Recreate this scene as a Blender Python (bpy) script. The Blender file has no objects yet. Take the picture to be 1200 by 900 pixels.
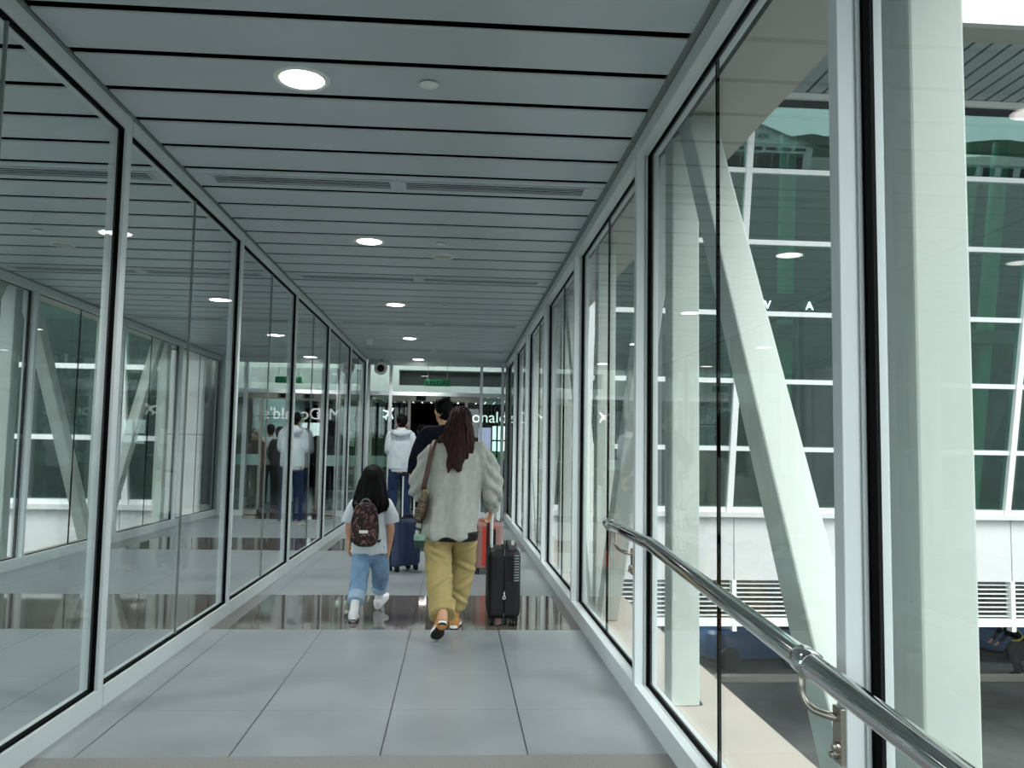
import bpy, bmesh, math, random
from mathutils import Vector, Matrix, noise
random.seed(4)
SC = bpy.context.scene
COL = SC.collection

# ------------------------------------------------------------------ camera, sky, light, exposure
YAW, PITCH, ROLL, FPX, EYE = 0.0659, 0.0790, 0.0166, 980.2, 1.27
cy, sy, cp, sp = math.cos(YAW), math.sin(YAW), math.cos(PITCH), math.sin(PITCH)
fw = Vector((sy * cp, cy * cp, sp)); rt0 = Vector((cy, -sy, 0)); up0 = rt0.cross(fw)
rt = rt0 * math.cos(ROLL) + up0 * math.sin(ROLL); up = up0 * math.cos(ROLL) - rt0 * math.sin(ROLL)
cd = bpy.data.cameras.new('camera'); cam = bpy.data.objects.new('camera', cd); COL.objects.link(cam)
cd.sensor_width = 36; cd.lens = 36 * FPX / 1200; cd.clip_start = 0.05; cd.clip_end = 3000
m = Matrix.Identity(4)
for i in range(3):
    m[i][0], m[i][1], m[i][2] = rt[i], up[i], -fw[i]
m.translation = Vector((0, 0, EYE)); cam.matrix_world = m
SC.camera = cam

W = bpy.data.worlds.new('overcast_sky'); SC.world = W; W.use_nodes = True
wn = W.node_tree.nodes; wl = W.node_tree.links
bg = wn['Background']; SKY = 1.95
tc = wn.new('ShaderNodeTexCoord'); sep = wn.new('ShaderNodeSeparateXYZ'); rmp = wn.new('ShaderNodeValToRGB')
wl.new(tc.outputs['Generated'], sep.inputs[0]); wl.new(sep.outputs['Z'], rmp.inputs[0]); wl.new(rmp.outputs[0], bg.inputs[0])
rmp.color_ramp.elements[0].position = 0.0; rmp.color_ramp.elements[0].color = (.83, .91, .96, 1)
rmp.color_ramp.elements[1].position = 0.6; rmp.color_ramp.elements[1].color = (.95, .98, 1, 1)
bg.inputs[1].default_value = SKY
sd = bpy.data.lights.new('sun', 'SUN'); sd.energy = 2.6; sd.angle = math.radians(40); sd.color = (1, .98, .95)
so = bpy.data.objects.new('sun', sd); COL.objects.link(so)
so.rotation_euler = Vector((-.45, .75, -1.0)).to_track_quat('-Z', 'Y').to_euler()
SC.view_settings.view_transform = 'Standard'; SC.view_settings.look = 'None'
SC.view_settings.exposure = 0.5; SC.view_settings.gamma = 1; SC.view_settings.use_curve_mapping = False
SC.cycles.max_bounces = 10; SC.cycles.transparent_max_bounces = 32; SC.cycles.glossy_bounces = 6
SC.cycles.sample_clamp_indirect = 6

# ------------------------------------------------------------------ materials
def lin(c):
    return tuple(((v / 255) / 12.92 if v / 255 <= .04045 else ((v / 255 + .055) / 1.055) ** 2.4) for v in c)
def mat(name, c, rough=.5, metal=0, spec=.5, var=0, scale=8, emit=0, bump=0, bscale=60, coat=0):
    M = bpy.data.materials.new(name); M.use_nodes = True
    nt = M.node_tree; b = nt.nodes['Principled BSDF']; c = lin(c)
    b.inputs['Base Color'].default_value = (*c, 1); b.inputs['Roughness'].default_value = rough
    b.inputs['Metallic'].default_value = metal; b.inputs['Specular IOR Level'].default_value = spec
    b.inputs['Coat Weight'].default_value = coat
    t = nt.nodes.new('ShaderNodeTexCoord')
    if var:
        n = nt.nodes.new('ShaderNodeTexNoise'); n.inputs['Scale'].default_value = scale; n.inputs['Detail'].default_value = 5
        r = nt.nodes.new('ShaderNodeValToRGB'); nt.links.new(t.outputs['Object'], n.inputs[0]); nt.links.new(n.outputs[0], r.inputs[0])
        r.color_ramp.elements[0].position = .3; r.color_ramp.elements[1].position = .7
        r.color_ramp.elements[0].color = (*[max(0, v * (1 - var)) for v in c], 1)
        r.color_ramp.elements[1].color = (*[min(1, v * (1 + var)) for v in c], 1)
        nt.links.new(r.outputs[0], b.inputs['Base Color'])
    if bump:
        n2 = nt.nodes.new('ShaderNodeTexNoise'); n2.inputs['Scale'].default_value = bscale; n2.inputs['Detail'].default_value = 3
        bp = nt.nodes.new('ShaderNodeBump'); bp.inputs['Strength'].default_value = bump; bp.inputs['Distance'].default_value = .01
        nt.links.new(t.outputs['Object'], n2.inputs[0]); nt.links.new(n2.outputs[0], bp.inputs['Height']); nt.links.new(bp.outputs[0], b.inputs['Normal'])
    if emit:
        b.inputs['Emission Color'].default_value = (*c, 1); b.inputs['Emission Strength'].default_value = emit
    return M
def glass(name, tint, refl, rcol=(1, 1, 1), k=1.0):
    """thin glazing: clear tinted transmission plus a mirror layer that grows at grazing angles"""
    M = bpy.data.materials.new(name); M.use_nodes = True; nt = M.node_tree; nt.nodes.clear()
    o = nt.nodes.new('ShaderNodeOutputMaterial'); mx = nt.nodes.new('ShaderNodeMixShader')
    tr = nt.nodes.new('ShaderNodeBsdfTransparent'); gl = nt.nodes.new('ShaderNodeBsdfGlossy')
    tr.inputs[0].default_value = (*tint, 1); gl.inputs[0].default_value = (*rcol, 1); gl.inputs['Roughness'].default_value = 0
    lw = nt.nodes.new('ShaderNodeLayerWeight'); lw.inputs[0].default_value = .5
    pw = nt.nodes.new('ShaderNodeMath'); pw.operation = 'POWER'; pw.inputs[1].default_value = 5
    ml = nt.nodes.new('ShaderNodeMath'); ml.operation = 'MULTIPLY_ADD'; ml.inputs[1].default_value = (1 - refl) * k; ml.inputs[2].default_value = refl; ml.use_clamp = True
    nt.links.new(lw.outputs['Facing'], pw.inputs[0]); nt.links.new(pw.outputs[0], ml.inputs[0]); nt.links.new(ml.outputs[0], mx.inputs[0])
    nt.links.new(tr.outputs[0], mx.inputs[1]); nt.links.new(gl.outputs[0], mx.inputs[2]); nt.links.new(mx.outputs[0], o.inputs[0])
    return M

M_FRAME = mat('white_aluminium', (196, 204, 205), .38, spec=.4, var=.03, scale=3)
M_GASKET = mat('black_rubber', (2, 2, 2), .7, spec=.05)
M_GROOVE = mat('grey_groove', (120, 128, 126), .6)
M_SLAT = mat('grey_metal_slat', (180, 190, 194), .36, .2, var=.05, scale=1.2)
M_VOID = mat('black_plenum', (1, 1, 1), .9, spec=0)
M_TRIM = mat('grey_trim', (118, 126, 126), .5)
M_CLEAR = glass('green_tinted_glass', (.92, .948, .942), .022, (1, 1, 1), .5)
M_FACADE = glass('green_solar_glass', (.40, .58, .53), .15, (.70, .92, .86), .9)
M_ENDGLASS = glass('lobby_glass', (.85, .93, .9), .04, (1, 1, 1), 1)
M_COLUMN = mat('white_painted_steel', (181, 190, 183), .45, var=.03, scale=2)
M_LEDGE = mat('beige_ledge_coating', (172, 164, 154), .6, var=.04, scale=3)
M_SOFFIT = mat('beige_grey_soffit', (176, 174, 165), .6, var=.03)
M_PANEL = mat('white_cladding', (206, 207, 206), .5, var=.02)
M_STEELF = mat('white_facade_steel', (238, 240, 238), .45)
M_CONC = mat('grey_concrete', (140, 142, 139), .8, var=.1, scale=4)
M_DARK = mat('dark_grey_plaster', (38, 42, 42), .8)
M_CHROME = mat('polished_stainless_steel', (205, 206, 205), .07, 1.0)
M_STEEL = mat('brushed_stainless_steel', (165, 160, 150), .28, 1.0)
M_SILVER = mat('silver_aluminium', (222, 225, 227), .35, .25)
M_BLACKP = mat('black_plastic', (9, 9, 10), .45, spec=.3)
M_LAMP = mat('lamp_diffuser', (255, 250, 246), .5, emit=9)
M_WHITEP = mat('white_plastic', (214, 220, 214), .5)
M_GREENS = mat('exit_sign_green', (14, 104, 66), .4, emit=.22)
M_SIGNTXT = mat('exit_sign_dark', (2, 14, 10), .8)
M_LIT = mat('lit_white_letters', (255, 255, 255), .5, emit=1.0)
M_SKIN = mat('skin', (196, 148, 118), .55, var=.05, scale=12)
M_SKIN2 = mat('skin_tan', (172, 122, 92), .55, var=.05, scale=12)
M_HAIRB = mat('black_hair', (7, 6, 6), .65, spec=.12, var=.4, scale=40)

def streaked(name, c1, c2, rough, sc=(90, 90, 4)):
    M = mat(name, c1, rough, spec=.15); nt = M.node_tree; b = nt.nodes['Principled BSDF']
    t = nt.nodes.new('ShaderNodeTexCoord'); mp = nt.nodes.new('ShaderNodeMapping'); mp.inputs['Scale'].default_value = sc
    n = nt.nodes.new('ShaderNodeTexNoise'); n.inputs['Scale'].default_value = 1; n.inputs['Detail'].default_value = 3
    r = nt.nodes.new('ShaderNodeValToRGB'); r.color_ramp.elements[0].position = .35; r.color_ramp.elements[1].position = .68
    r.color_ramp.elements[0].color = (*lin(c1), 1); r.color_ramp.elements[1].color = (*lin(c2), 1)
    for a, bb in ((t.outputs['Object'], mp.inputs[0]), (mp.outputs[0], n.inputs[0]), (n.outputs[0], r.inputs[0]), (r.outputs[0], b.inputs['Base Color'])):
        nt.links.new(a, bb)
    bp = nt.nodes.new('ShaderNodeBump'); bp.inputs['Strength'].default_value = .5; bp.inputs['Distance'].default_value = .004
    nt.links.new(n.outputs[0], bp.inputs['Height']); nt.links.new(bp.outputs[0], b.inputs['Normal'])
    return M
M_HAIRM = streaked('brown_hair', (15, 9, 9), (58, 28, 23), .55)
M_HAIRG = streaked('dark_hair', (4, 3, 4), (11, 9, 10), .6)
M_JACKET = mat('stone_grey_linen', (164, 166, 158), .85, spec=.15, var=.1, scale=22, bump=.35, bscale=260)
M_KHAKI = mat('khaki_cotton', (160, 144, 96), .8, spec=.2, var=.08, scale=14, bump=.2, bscale=300)
M_HOODIE = mat('pale_grey_fleece', (188, 198, 204), .9, spec=.1, var=.05, scale=18)
M_NAVY = mat('navy_fabric', (12, 16, 27), .85, spec=.15, var=.15, scale=15)
M_DENIM = mat('dark_blue_denim', (36, 50, 76), .85, spec=.1, var=.22, scale=12)
M_LDENIM = mat('light_blue_denim', (128, 160, 190), .85, spec=.1, var=.2, scale=9)
M_TEE = mat('pale_grey_jersey', (202, 210, 214), .9, spec=.1, var=.04, scale=12)
M_TAN = mat('tan_canvas', (176, 126, 70), .8, var=.08, scale=30)
M_WSHOE = mat('white_shoe_leather', (226, 224, 228), .5)
M_WRUB = mat('white_rubber', (232, 234, 232), .6)
M_SOLE = mat('black_rubber_sole', (22, 19, 18), .8, bump=.4, bscale=120)
M_DKTROU = mat('charcoal_trousers', (26, 28, 32), .85)
M_BROWN = mat('brown_leather', (66, 40, 30), .5, var=.15, scale=20)
M_GOLD = mat('brass', (190, 160, 90), .3, .9)
M_CASEBK = mat('black_polycarbonate', (13, 14, 16), .4, spec=.35, var=.08)
M_CASEBL = mat('navy_polycarbonate', (34, 48, 80), .36, var=.06)
M_CASEPK = mat('dusty_pink_polycarbonate', (140, 106, 101), .4, var=.05)
M_CASERD = mat('orange_red_gusset', (172, 54, 38), .5, var=.06)

def spots(name, cols, scale, rough=.8, pos=(.0, .45, .56)):
    M = mat(name, cols[0], rough); nt = M.node_tree; b = nt.nodes['Principled BSDF']
    t = nt.nodes.new('ShaderNodeTexCoord'); n = nt.nodes.new('ShaderNodeTexNoise'); n.inputs['Scale'].default_value = scale; n.inputs['Detail'].default_value = 1.5
    n.inputs['Distortion'].default_value = 1.2
    r = nt.nodes.new('ShaderNodeValToRGB'); r.color_ramp.interpolation = 'CONSTANT'
    while len(r.color_ramp.elements) < len(cols): r.color_ramp.elements.new(.5)
    for e, p, c in zip(r.color_ramp.elements, pos, cols): e.position = p; e.color = (*lin(c), 1)
    nt.links.new(t.outputs['Object'], n.inputs[0]); nt.links.new(n.outputs[0], r.inputs[0]); nt.links.new(r.outputs[0], b.inputs['Base Color'])
    return M
M_CAMO = spots('brown_camouflage', [(15, 12, 14), (58, 32, 34), (28, 20, 22), (124, 88, 82)], 26, pos=(0, .42, .5, .58))
M_LEOPARD = spots('leopard_print', [(34, 27, 22), (112, 98, 76), (20, 16, 14)], 60, pos=(0, .46, .6))

# floor: grey tile, grout, polished bands, all from real coordinates
TILE = .615; ROW0 = 3.60
BANDS = ((6.03, 7.42), (10.55, 11.95), (15.0, 16.4))
M_FLOOR = mat('grey_floor_tile', (128, 132, 132), .34, spec=.45)
def floor_nodes():
    nt = M_FLOOR.node_tree; b = nt.nodes['Principled BSDF']; L = nt.links
    g = nt.nodes.new('ShaderNodeNewGeometry'); s = nt.nodes.new('ShaderNodeSeparateXYZ'); L.new(g.outputs['Position'], s.inputs[0])
    def mth(op, a, bb=None, c=None):
        n = nt.nodes.new('ShaderNodeMath'); n.operation = op
        for i, v in enumerate((a, bb, c)):
            if v is None: continue
            if isinstance(v, (int, float)): n.inputs[i].default_value = v
            else: L.new(v, n.inputs[i])
        return n.outputs[0]
    def joint(v, off, w):
        f = mth('FRACT', mth('DIVIDE', mth('ADD', v, off + 615), TILE))
        d = mth('MINIMUM', f, mth('SUBTRACT', 1.0, f))
        return mth('LESS_THAN', d, w / TILE)
    jx = joint(s.outputs['X'], .285, .0030); jy = joint(s.outputs['Y'], -ROW0, .0020)
    j = mth('MAXIMUM', jx, mth('MULTIPLY', jy, .45))
    band = None
    for a, e in BANDS:
        q = mth('MULTIPLY', mth('GREATER_THAN', s.outputs['Y'], a), mth('LESS_THAN', s.outputs['Y'], e))
        band = q if band is None else mth('MAXIMUM', band, q)
    n = nt.nodes.new('ShaderNodeTexNoise'); n.inputs['Scale'].default_value = 2.2; n.inputs['Detail'].default_value = 6
    L.new(g.outputs['Position'], n.inputs[0])
    def ramp(c1, c2, f):
        r = nt.nodes.new('ShaderNodeValToRGB'); r.color_ramp.elements[0].color = (*lin(c1), 1); r.color_ramp.elements[1].color = (*lin(c2), 1)
        r.color_ramp.elements[0].position = .3; r.color_ramp.elements[1].position = .7; L.new(f, r.inputs[0]); return r.outputs[0]
    def mix(f, a, bb):
        x = nt.nodes.new('ShaderNodeMix'); x.data_type = 'RGBA'; L.new(f, x.inputs[0])
        for i, v in ((6, a), (7, bb)):
            if isinstance(v, tuple): x.inputs[i].default_value = (*lin(v), 1)
            else: L.new(v, x.inputs[i])
        return x.outputs[2]
    c = mix(band, ramp((126, 132, 136), (144, 150, 154), n.outputs[0]), ramp((86, 81, 76), (98, 92, 87), n.outputs[0]))
    c = mix(j, c, (40, 42, 42)); L.new(c, b.inputs['Base Color'])
    rr = mth('MULTIPLY_ADD', band, -.27, mth('MULTIPLY_ADD', n.outputs[0], .12, .25)); L.new(mth('MAXIMUM', rr, .035), b.inputs['Roughness'])
    sp_ = mth('MULTIPLY_ADD', band, .35, .5); L.new(sp_, b.inputs['Specular IOR Level'])
floor_nodes()
M_RAMP = mat('speckled_ramp_tile', (120, 120, 118), .7, var=.18, scale=190)
M_ASPH = mat('asphalt', (88, 91, 89), .9, var=.2, scale=1.6, bump=.3, bscale=4)

# ------------------------------------------------------------------ mesh helpers
class MB:
    def __init__(s): s.v = []; s.f = []
    def add(s, V, F):
        o = len(s.v); s.v += [tuple(p) for p in V]; s.f += [[o + i for i in q] for q in F]; return s
    def box(s, x0, x1, y0, y1, z0, z1):
        V = [(x, y, z) for z in (z0, z1) for y in (y0, y1) for x in (x0, x1)]
        return s.add(V, [(0, 2, 3, 1), (4, 5, 7, 6), (0, 1, 5, 4), (2, 6, 7, 3), (0, 4, 6, 2), (1, 3, 7, 5)])
    def hexa(s, P):   # 8 points, bottom ring then top ring
        return s.add(P, [(3, 2, 1, 0), (4, 5, 6, 7), (0, 1, 5, 4), (1, 2, 6, 5), (2, 3, 7, 6), (3, 0, 4, 7)])
    def loft(s, R, cap=True, closed=False):
        n = len(R[0]); V = [p for r in R for p in r]; F = []
        k = len(R)
        for i in range(k if closed else k - 1):
            for j in range(n):
                a, b = i * n + j, i * n + (j + 1) % n; c, d = ((i + 1) % k) * n + (j + 1) % n, ((i + 1) % k) * n + j
                F.append((a, b, c, d))
        if cap and not closed: F += [tuple(range(n - 1, -1, -1)), tuple(range((k - 1) * n, k * n))]
        return s.add(V, F)
    def tube(s, P, r, n=12, cap=True, closed=False):
        P = [Vector(p) for p in P]; R = []; ref = None; k = len(P)
        for i, p in enumerate(P):
            if closed: t = P[(i + 1) % k] - P[i - 1]
            else: t = P[min(i + 1, k - 1)] - P[max(i - 1, 0)]
            t.normalize()
            if ref is None: ref = t.orthogonal().normalized()
            ref = (ref - t * ref.dot(t)).normalized(); b = t.cross(ref)
            rr = r[i] if isinstance(r, (list, tuple)) else r
            R.append([p + ref * (rr * math.cos(2 * math.pi * j / n)) + b * (rr * math.sin(2 * math.pi * j / n)) for j in range(n)])
        return s.loft(R, cap, closed)
    def lathe(s, prof, c, axis='Z', n=32):   # profile (radius, height)
        R = []
        for r, h in prof:
            ring = []
            for j in range(n):
                a = 2 * math.pi * j / n; u, w = r * math.cos(a), r * math.sin(a)
                q = {'Z': (u, w, h), 'X': (h, u, w), 'Y': (w, h, u)}[axis]
                ring.append((c[0] + q[0], c[1] + q[1], c[2] + q[2]))
            R.append(ring)
        return s.loft(R)
    def build(s, name, material, parent=None, smooth=False, bevel=0, seg=2):
        me = bpy.data.meshes.new(name); me.from_pydata(s.v, [], s.f); me.update()
        bm = bmesh.new(); bm.from_mesh(me); bmesh.ops.recalc_face_normals(bm, faces=bm.faces); bm.to_mesh(me); bm.free()
        me.materials.append(material)
        if smooth:
            for p in me.polygons: p.use_smooth = True
        o = bpy.data.objects.new(name, me); COL.objects.link(o)
        if smooth and smooth != 'all':
            mod = o.modifiers.new('edges', 'EDGE_SPLIT'); mod.split_angle = math.radians(40)
        if bevel:
            bv = o.modifiers.new('bevel', 'BEVEL'); bv.width = bevel; bv.segments = seg; bv.limit_method = 'ANGLE'
        if parent: o.parent = parent
        return o

def tag(o, label, cat, group=None):
    o['label'] = label; o['category'] = cat
    if group: o['group'] = group
    return o
def struct(o): o['kind'] = 'structure'; return o
def thing(name, loc, label, cat, group=None, rz=0):
    o = bpy.data.objects.new(name, None); COL.objects.link(o); o.location = loc; o.rotation_euler = (0, 0, rz); o.empty_display_size = .1
    return tag(o, label, cat, group)
def sempty(name, loc=(0, 0, 0)):
    o = bpy.data.objects.new(name, None); COL.objects.link(o); o.location = loc; o['kind'] = 'structure'; return o
def copy_tree(o, parent=None):
    c = o.copy(); COL.objects.link(c)
    if parent: c.parent = parent
    for ch in list(o.children): copy_tree(ch, c)
    return c
def text(name, body, size, loc, rot, material, parent, ext=.004, align='LEFT'):
    cu = bpy.data.curves.new(name, 'FONT'); cu.body = body; cu.size = size; cu.extrude = ext; cu.align_x = align
    cu.materials.append(material); o = bpy.data.objects.new(name, cu); COL.objects.link(o); o.location = loc; o.rotation_euler = rot
    me = bpy.data.meshes.new_from_object(o.evaluated_get(bpy.context.evaluated_depsgraph_get())); bpy.data.objects.remove(o)
    me.materials.clear(); me.materials.append(material)
    o = bpy.data.objects.new(name, me); COL.objects.link(o); o.location = loc; o.rotation_euler = rot
    if parent: o.parent = parent
    return o

# ------------------------------------------------------------------ corridor shell
XL, XR, ZC = -1.675, .925, 2.92          # inner faces of the two glazed walls, ceiling height
GL, GR = -1.705, 1.0                     # glass planes
ZB, ZT = .092, 2.85                      # glass bottom / top
YEND = 15.75; YBACK = -2.6
RP = [1.952 + 2.32 * k for k in range(-2, 7)]     # near faces of right posts
LP = [4.205 + 2.274 * k for k in range(-3, 6)]    # near faces of left posts

struct(MB().box(-1.7225, XR + .12, 3.60, 27.5, -.28, 0).build('floor', M_FLOOR))
r_ = MB(); dz = (3.60 - YBACK) / 15
r_.hexa([(-1.7225, YBACK, -.28 - dz), (XR + .12, YBACK, -.28 - dz), (XR + .12, 3.60, -.28), (-1.7225, 3.60, -.28),
         (-1.7225, YBACK, -dz), (XR + .12, YBACK, -dz), (XR + .12, 3.60, 0), (-1.7225, 3.60, 0)])
struct(r_.build('floor_ramp', M_RAMP))

PITCH_S = .369; Y0S = 3.157 - PITCH_S * 15; cm = MB()
k = 0
VENT_Y = [5.187 + 2.952 * i for i in range(-2, 4)]
while Y0S + k * PITCH_S < YEND:
    a = Y0S + k * PITCH_S + .026; b = a + PITCH_S - .052
    ym = (a + b) / 2
    def slat(x0, x1, a, b):
        prof = [(a, .006), (a + .003, .0015), (a + .012, 0), (b - .012, 0), (b - .003, .0015), (b, .006), (b, .009), (a, .009)]
        cm.loft([[(x, y, ZC + z) for y, z in prof] for x in (x0, x1)])
    if any(abs(ym - v) < .05 for v in VENT_Y):      # slat with two grille openings
        slat(XL + .02, XR - .02, a, ym - .085); slat(XL + .02, XR - .02, ym + .085, b)
        for x0, x1 in ((XL + .02, -1.545), (-.425, -.365), (.795, XR - .02)):
            cm.box(x0, x1, ym - .086, ym + .086, ZC, ZC + .009)
    else: slat(XL + .02, XR - .02, a, b)
    k += 1
struct(cm.build('ceiling', M_SLAT))
struct(MB().box(-4.97, 1.52, YBACK, YEND + .1, 3.2, 3.5).build('roof', M_VOID))
struct(MB().box(-1.7225, XR + .2, YBACK, YEND, ZC + .011, ZC + .05).build('ceiling_plenum', M_VOID))
for s_, x0, x1 in (('left', XL, XL + .012), ('right', XR - .03, XR)):
    struct(MB().box(x0, x1, YBACK, YEND, ZC - .004, ZC + .05).build('trim_ceiling_' + s_, M_TRIM))

def wall_bays(side):
    P = LP if side == 'left' else RP
    for i in range(len(P) - (0 if side == 'left' else 0)):
        y0 = P[i] + .075 if side == 'left' else P[i] + .05
        y1 = P[i + 1] if i + 1 < len(P) else YEND
        if side == 'left' and i == len(P) - 1: pass
        if y1 - y0 < .3: continue
        w = sempty('window_%d' % (wall_bays.n), (0, 0, 0)); wall_bays.n += 1
        f = MB(); g = MB()
        if side == 'right':
            # stepped rails: main face, groove, bead
            for z0, z1, zb0, zb1 in ((0, ZB + .012, ZB - .02, ZB + .006), (ZT - .012, ZC - .006, ZT - .006, ZT + .02)):
                f.box(XR, XR + .04, y0, y1, z0, z1); f.box(XR + .04, XR + .048, y0, y1, min(z0, zb0) + .002, (z1 - .02) if z0 == 0 else z1)
                f.box(XR + .048, GR - .014, y0, y1, z0, zb1 if z0 == 0 else z1)
                f.box(GR + .012, GR + .042, y0, y1, z0, zb1 if z0 == 0 else z1)
            f2 = MB().box(XR + .048, GR - .014, y0, y1, ZT - .006, ZT + .03)
            f.v, f.f = f.v, f.f; f.add(f2.v, f2.f)
            gx0, gx1, px0, px1 = GR - .014, GR + .012, GR - .006, GR + .006
        else:
            for x0, x1 in ((GL + .014, XL), (GL - .055, GL - .012)):
                f.box(x0, x1, y0, y1, .0, ZB + .004); f.box(x0, x1, y0, y1, ZT - .004, ZC - .006)
            gx0, gx1, px0, px1 = GL - .012, GL + .014, GL - .006, GL + .006
        f.build('frame', M_FRAME, w)
        gw = .015
        g.box(gx0, gx1, y0, y1, ZB, ZB + gw); g.box(gx0, gx1, y0, y1, ZT - gw, ZT)
        g.box(gx0, gx1, y0, y0 + .01, ZB, ZT); g.box(gx0, gx1, y1 - gw, y1, ZB, ZT)
        g.build('gasket', M_GASKET, w)
        ym = (y0 + y1) / 2 + (.02 if side == 'left' else 0); gm = M_CLEAR
        MB().box(px0, px1, y0 + .004, ym - .004, ZB + .002, ZT - .002).build('pane', gm, w)
        MB().box(px0, px1, ym + .004, y1 - .004, ZB + .002, ZT - .002).build('pane', gm, w)
        MB().box(px0 - .001, px1 + .001, ym - .004, ym + .004, ZB + gw, ZT - gw).build('joint', M_GASKET if side == 'right' else M_GROOVE, w)
wall_bays.n = 1
wall_bays('left'); wall_bays('right')
nt_ = 1
for y in LP:
    p = MB().box(GL + .014, XL, y, y + .056, 0, ZC - .004); p.box(GL + .014, XL - .005, y + .056, y + .075, 0, ZC - .004)
    p.box(GL - .012, GL + .014, y + .004, y + .071, 0, ZC - .004); p.box(GL - .055, GL - .012, y, y + .075, 0, ZC - .004)
    struct(p.build('trim_%d' % nt_, M_FRAME)); nt_ += 1
for y in RP:
    p = MB().box(XR, XR + .042, y, y + .05, 0, ZC - .006); p.box(XR + .042, XR + .05, y + .008, y + .05, 0, ZC - .006)
    p.box(XR + .05, GR - .014, y, y + .05, 0, ZC - .006); p.box(GR + .012, GR + .042, y, y + .05, 0, ZC - .006)
    p.box(GR - .014, GR + .012, y + .005, y + .05, 0, ZC - .006)
    struct(p.build('trim_%d' % nt_, M_FRAME, None, False, .002, 1)); nt_ += 1
struct(MB().box(XR + .004, XR + .12, YBACK, YEND, -.75, 0).build('baseboard_right', M_CONC))

# ------------------------------------------------------------------ ceiling fittings
XLT = -.725; LY = [3.70 + 2.952 * i for i in range(-1, 5)]
ORD = ['behind', 'first', 'second', 'third', 'fourth', 'farthest']
def downlight(y, label):
    t = thing('downlight', (XLT, y, ZC), label, 'ceiling light', 'round downlights in the slatted ceiling')
    MB().lathe([(.098, .004), (.100, -.006), (.120, -.008), (.126, -.003), (.126, .006)], (0, 0, 0)).build('rim', M_WHITEP, t, 'all')
    MB().lathe([(.001, -.005), (.06, -.0055), (.1, -.004), (.1, .004)], (0, 0, 0)).build('diffuser', M_LAMP, t, 'all')
    l = bpy.data.lights.new('lamp', 'SPOT'); l.energy = 85; l.spot_size = 2.2; l.spot_blend = .6; l.color = (1, .97, .95); l.shadow_soft_size = .09
    lo = bpy.data.objects.new('lamp', l); COL.objects.link(lo); lo.parent = t; lo.location = (0, 0, -.03)
    return t
LL = ['lit round downlight overhead behind the viewpoint', 'large bright round downlight nearest in the grey slatted ceiling', 'lit round downlight second from the front, beyond the first pair of vents',
      'lit round downlight third from the front of the corridor ceiling', 'lit round downlight fourth from the front of the corridor ceiling', 'farthest small lit downlight, just before the glazed end wall']
for y, l in zip(LY[1:], LL[1:]): downlight(y, l)
def vent(x0, x1, y, label):
    t = thing('ceiling_vent', ((x0 + x1) / 2, y, ZC), label, 'vent', 'slot vents in the slatted ceiling'); h = (x1 - x0) / 2
    f = MB(); f.box(-h, h, -.085, -.068, -.004, .008); f.box(-h, h, .068, .085, -.004, .008); f.box(-h, -h + .02, -.068, .068, -.004, .008); f.box(h - .02, h, -.068, .068, -.004, .008)
    f.build('frame', M_SLAT, t)
    for i in range(4):
        yy = -.046 + i * .031
        MB().box(-h + .02, h - .02, yy - .006, yy + .005, .003, .0045).build('blade', M_SLAT, t)
VL = ['nearest', 'second', 'third', 'fourth']
for i, y in enumerate(VENT_Y[2:]):
    vent(-1.545, -.425, y, 'long grey slot vent, left half of the %s pair across the ceiling' % VL[i])
    vent(-.365, .795, y, 'long grey slot vent, right half of the %s pair across the ceiling' % VL[i])
SPL = ['small pale disc on the ceiling beside the nearest downlight', 'small pale disc just before the round ceiling speaker', 'small pale disc in the ceiling abreast of the third downlight', 'tiny pale disc in the ceiling abreast of the fourth downlight']
for y, l in zip(LY[1:5], SPL):
    t = thing('sprinkler_cover', (-.157, y - .01, ZC), l, 'sprinkler', 'flat sprinkler covers in the ceiling')
    MB().lathe([(.001, -.012), (.040, -.011), (.043, -.008), (.043, -.005)], (0, 0, 0)).build('cover_disc', M_WHITEP, t, 'all')
    MB().lathe([(.03, -.006), (.036, -.004), (.036, .01)], (0, 0, 0)).build('collar', M_GASKET, t, 'all')
for y, l in ((7.09, 'round white ceiling speaker between the second and third downlights'), (12.5, 'small round ceiling speaker far along, near the fourth downlight')):
    t = thing('ceiling_speaker', (-.145, y, ZC), l, 'speaker', 'round speakers in the ceiling')
    MB().lathe([(.082, -.004), (.085, -.012), (.098, -.01), (.1, .004)], (0, 0, 0)).build('rim', M_WHITEP, t, 'all')
    MB().lathe([(.001, -.007), (.084, -.006), (.084, .002)], (0, 0, 0)).build('grille', M_SOFFIT, t, 'all')
t = thing('emergency_light', (-1.34, 12.75, ZC), 'small white box fitting hung under the ceiling near the left wall', 'ceiling light')
MB().box(-.06, .06, -.05, .05, -.03, 0).build('mounting_plate', M_WHITEP, t, False, .008); MB().box(-.045, .045, -.04, .04, -.085, -.03).build('lamp_body', M_WHITEP, t, False, .015)

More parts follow.
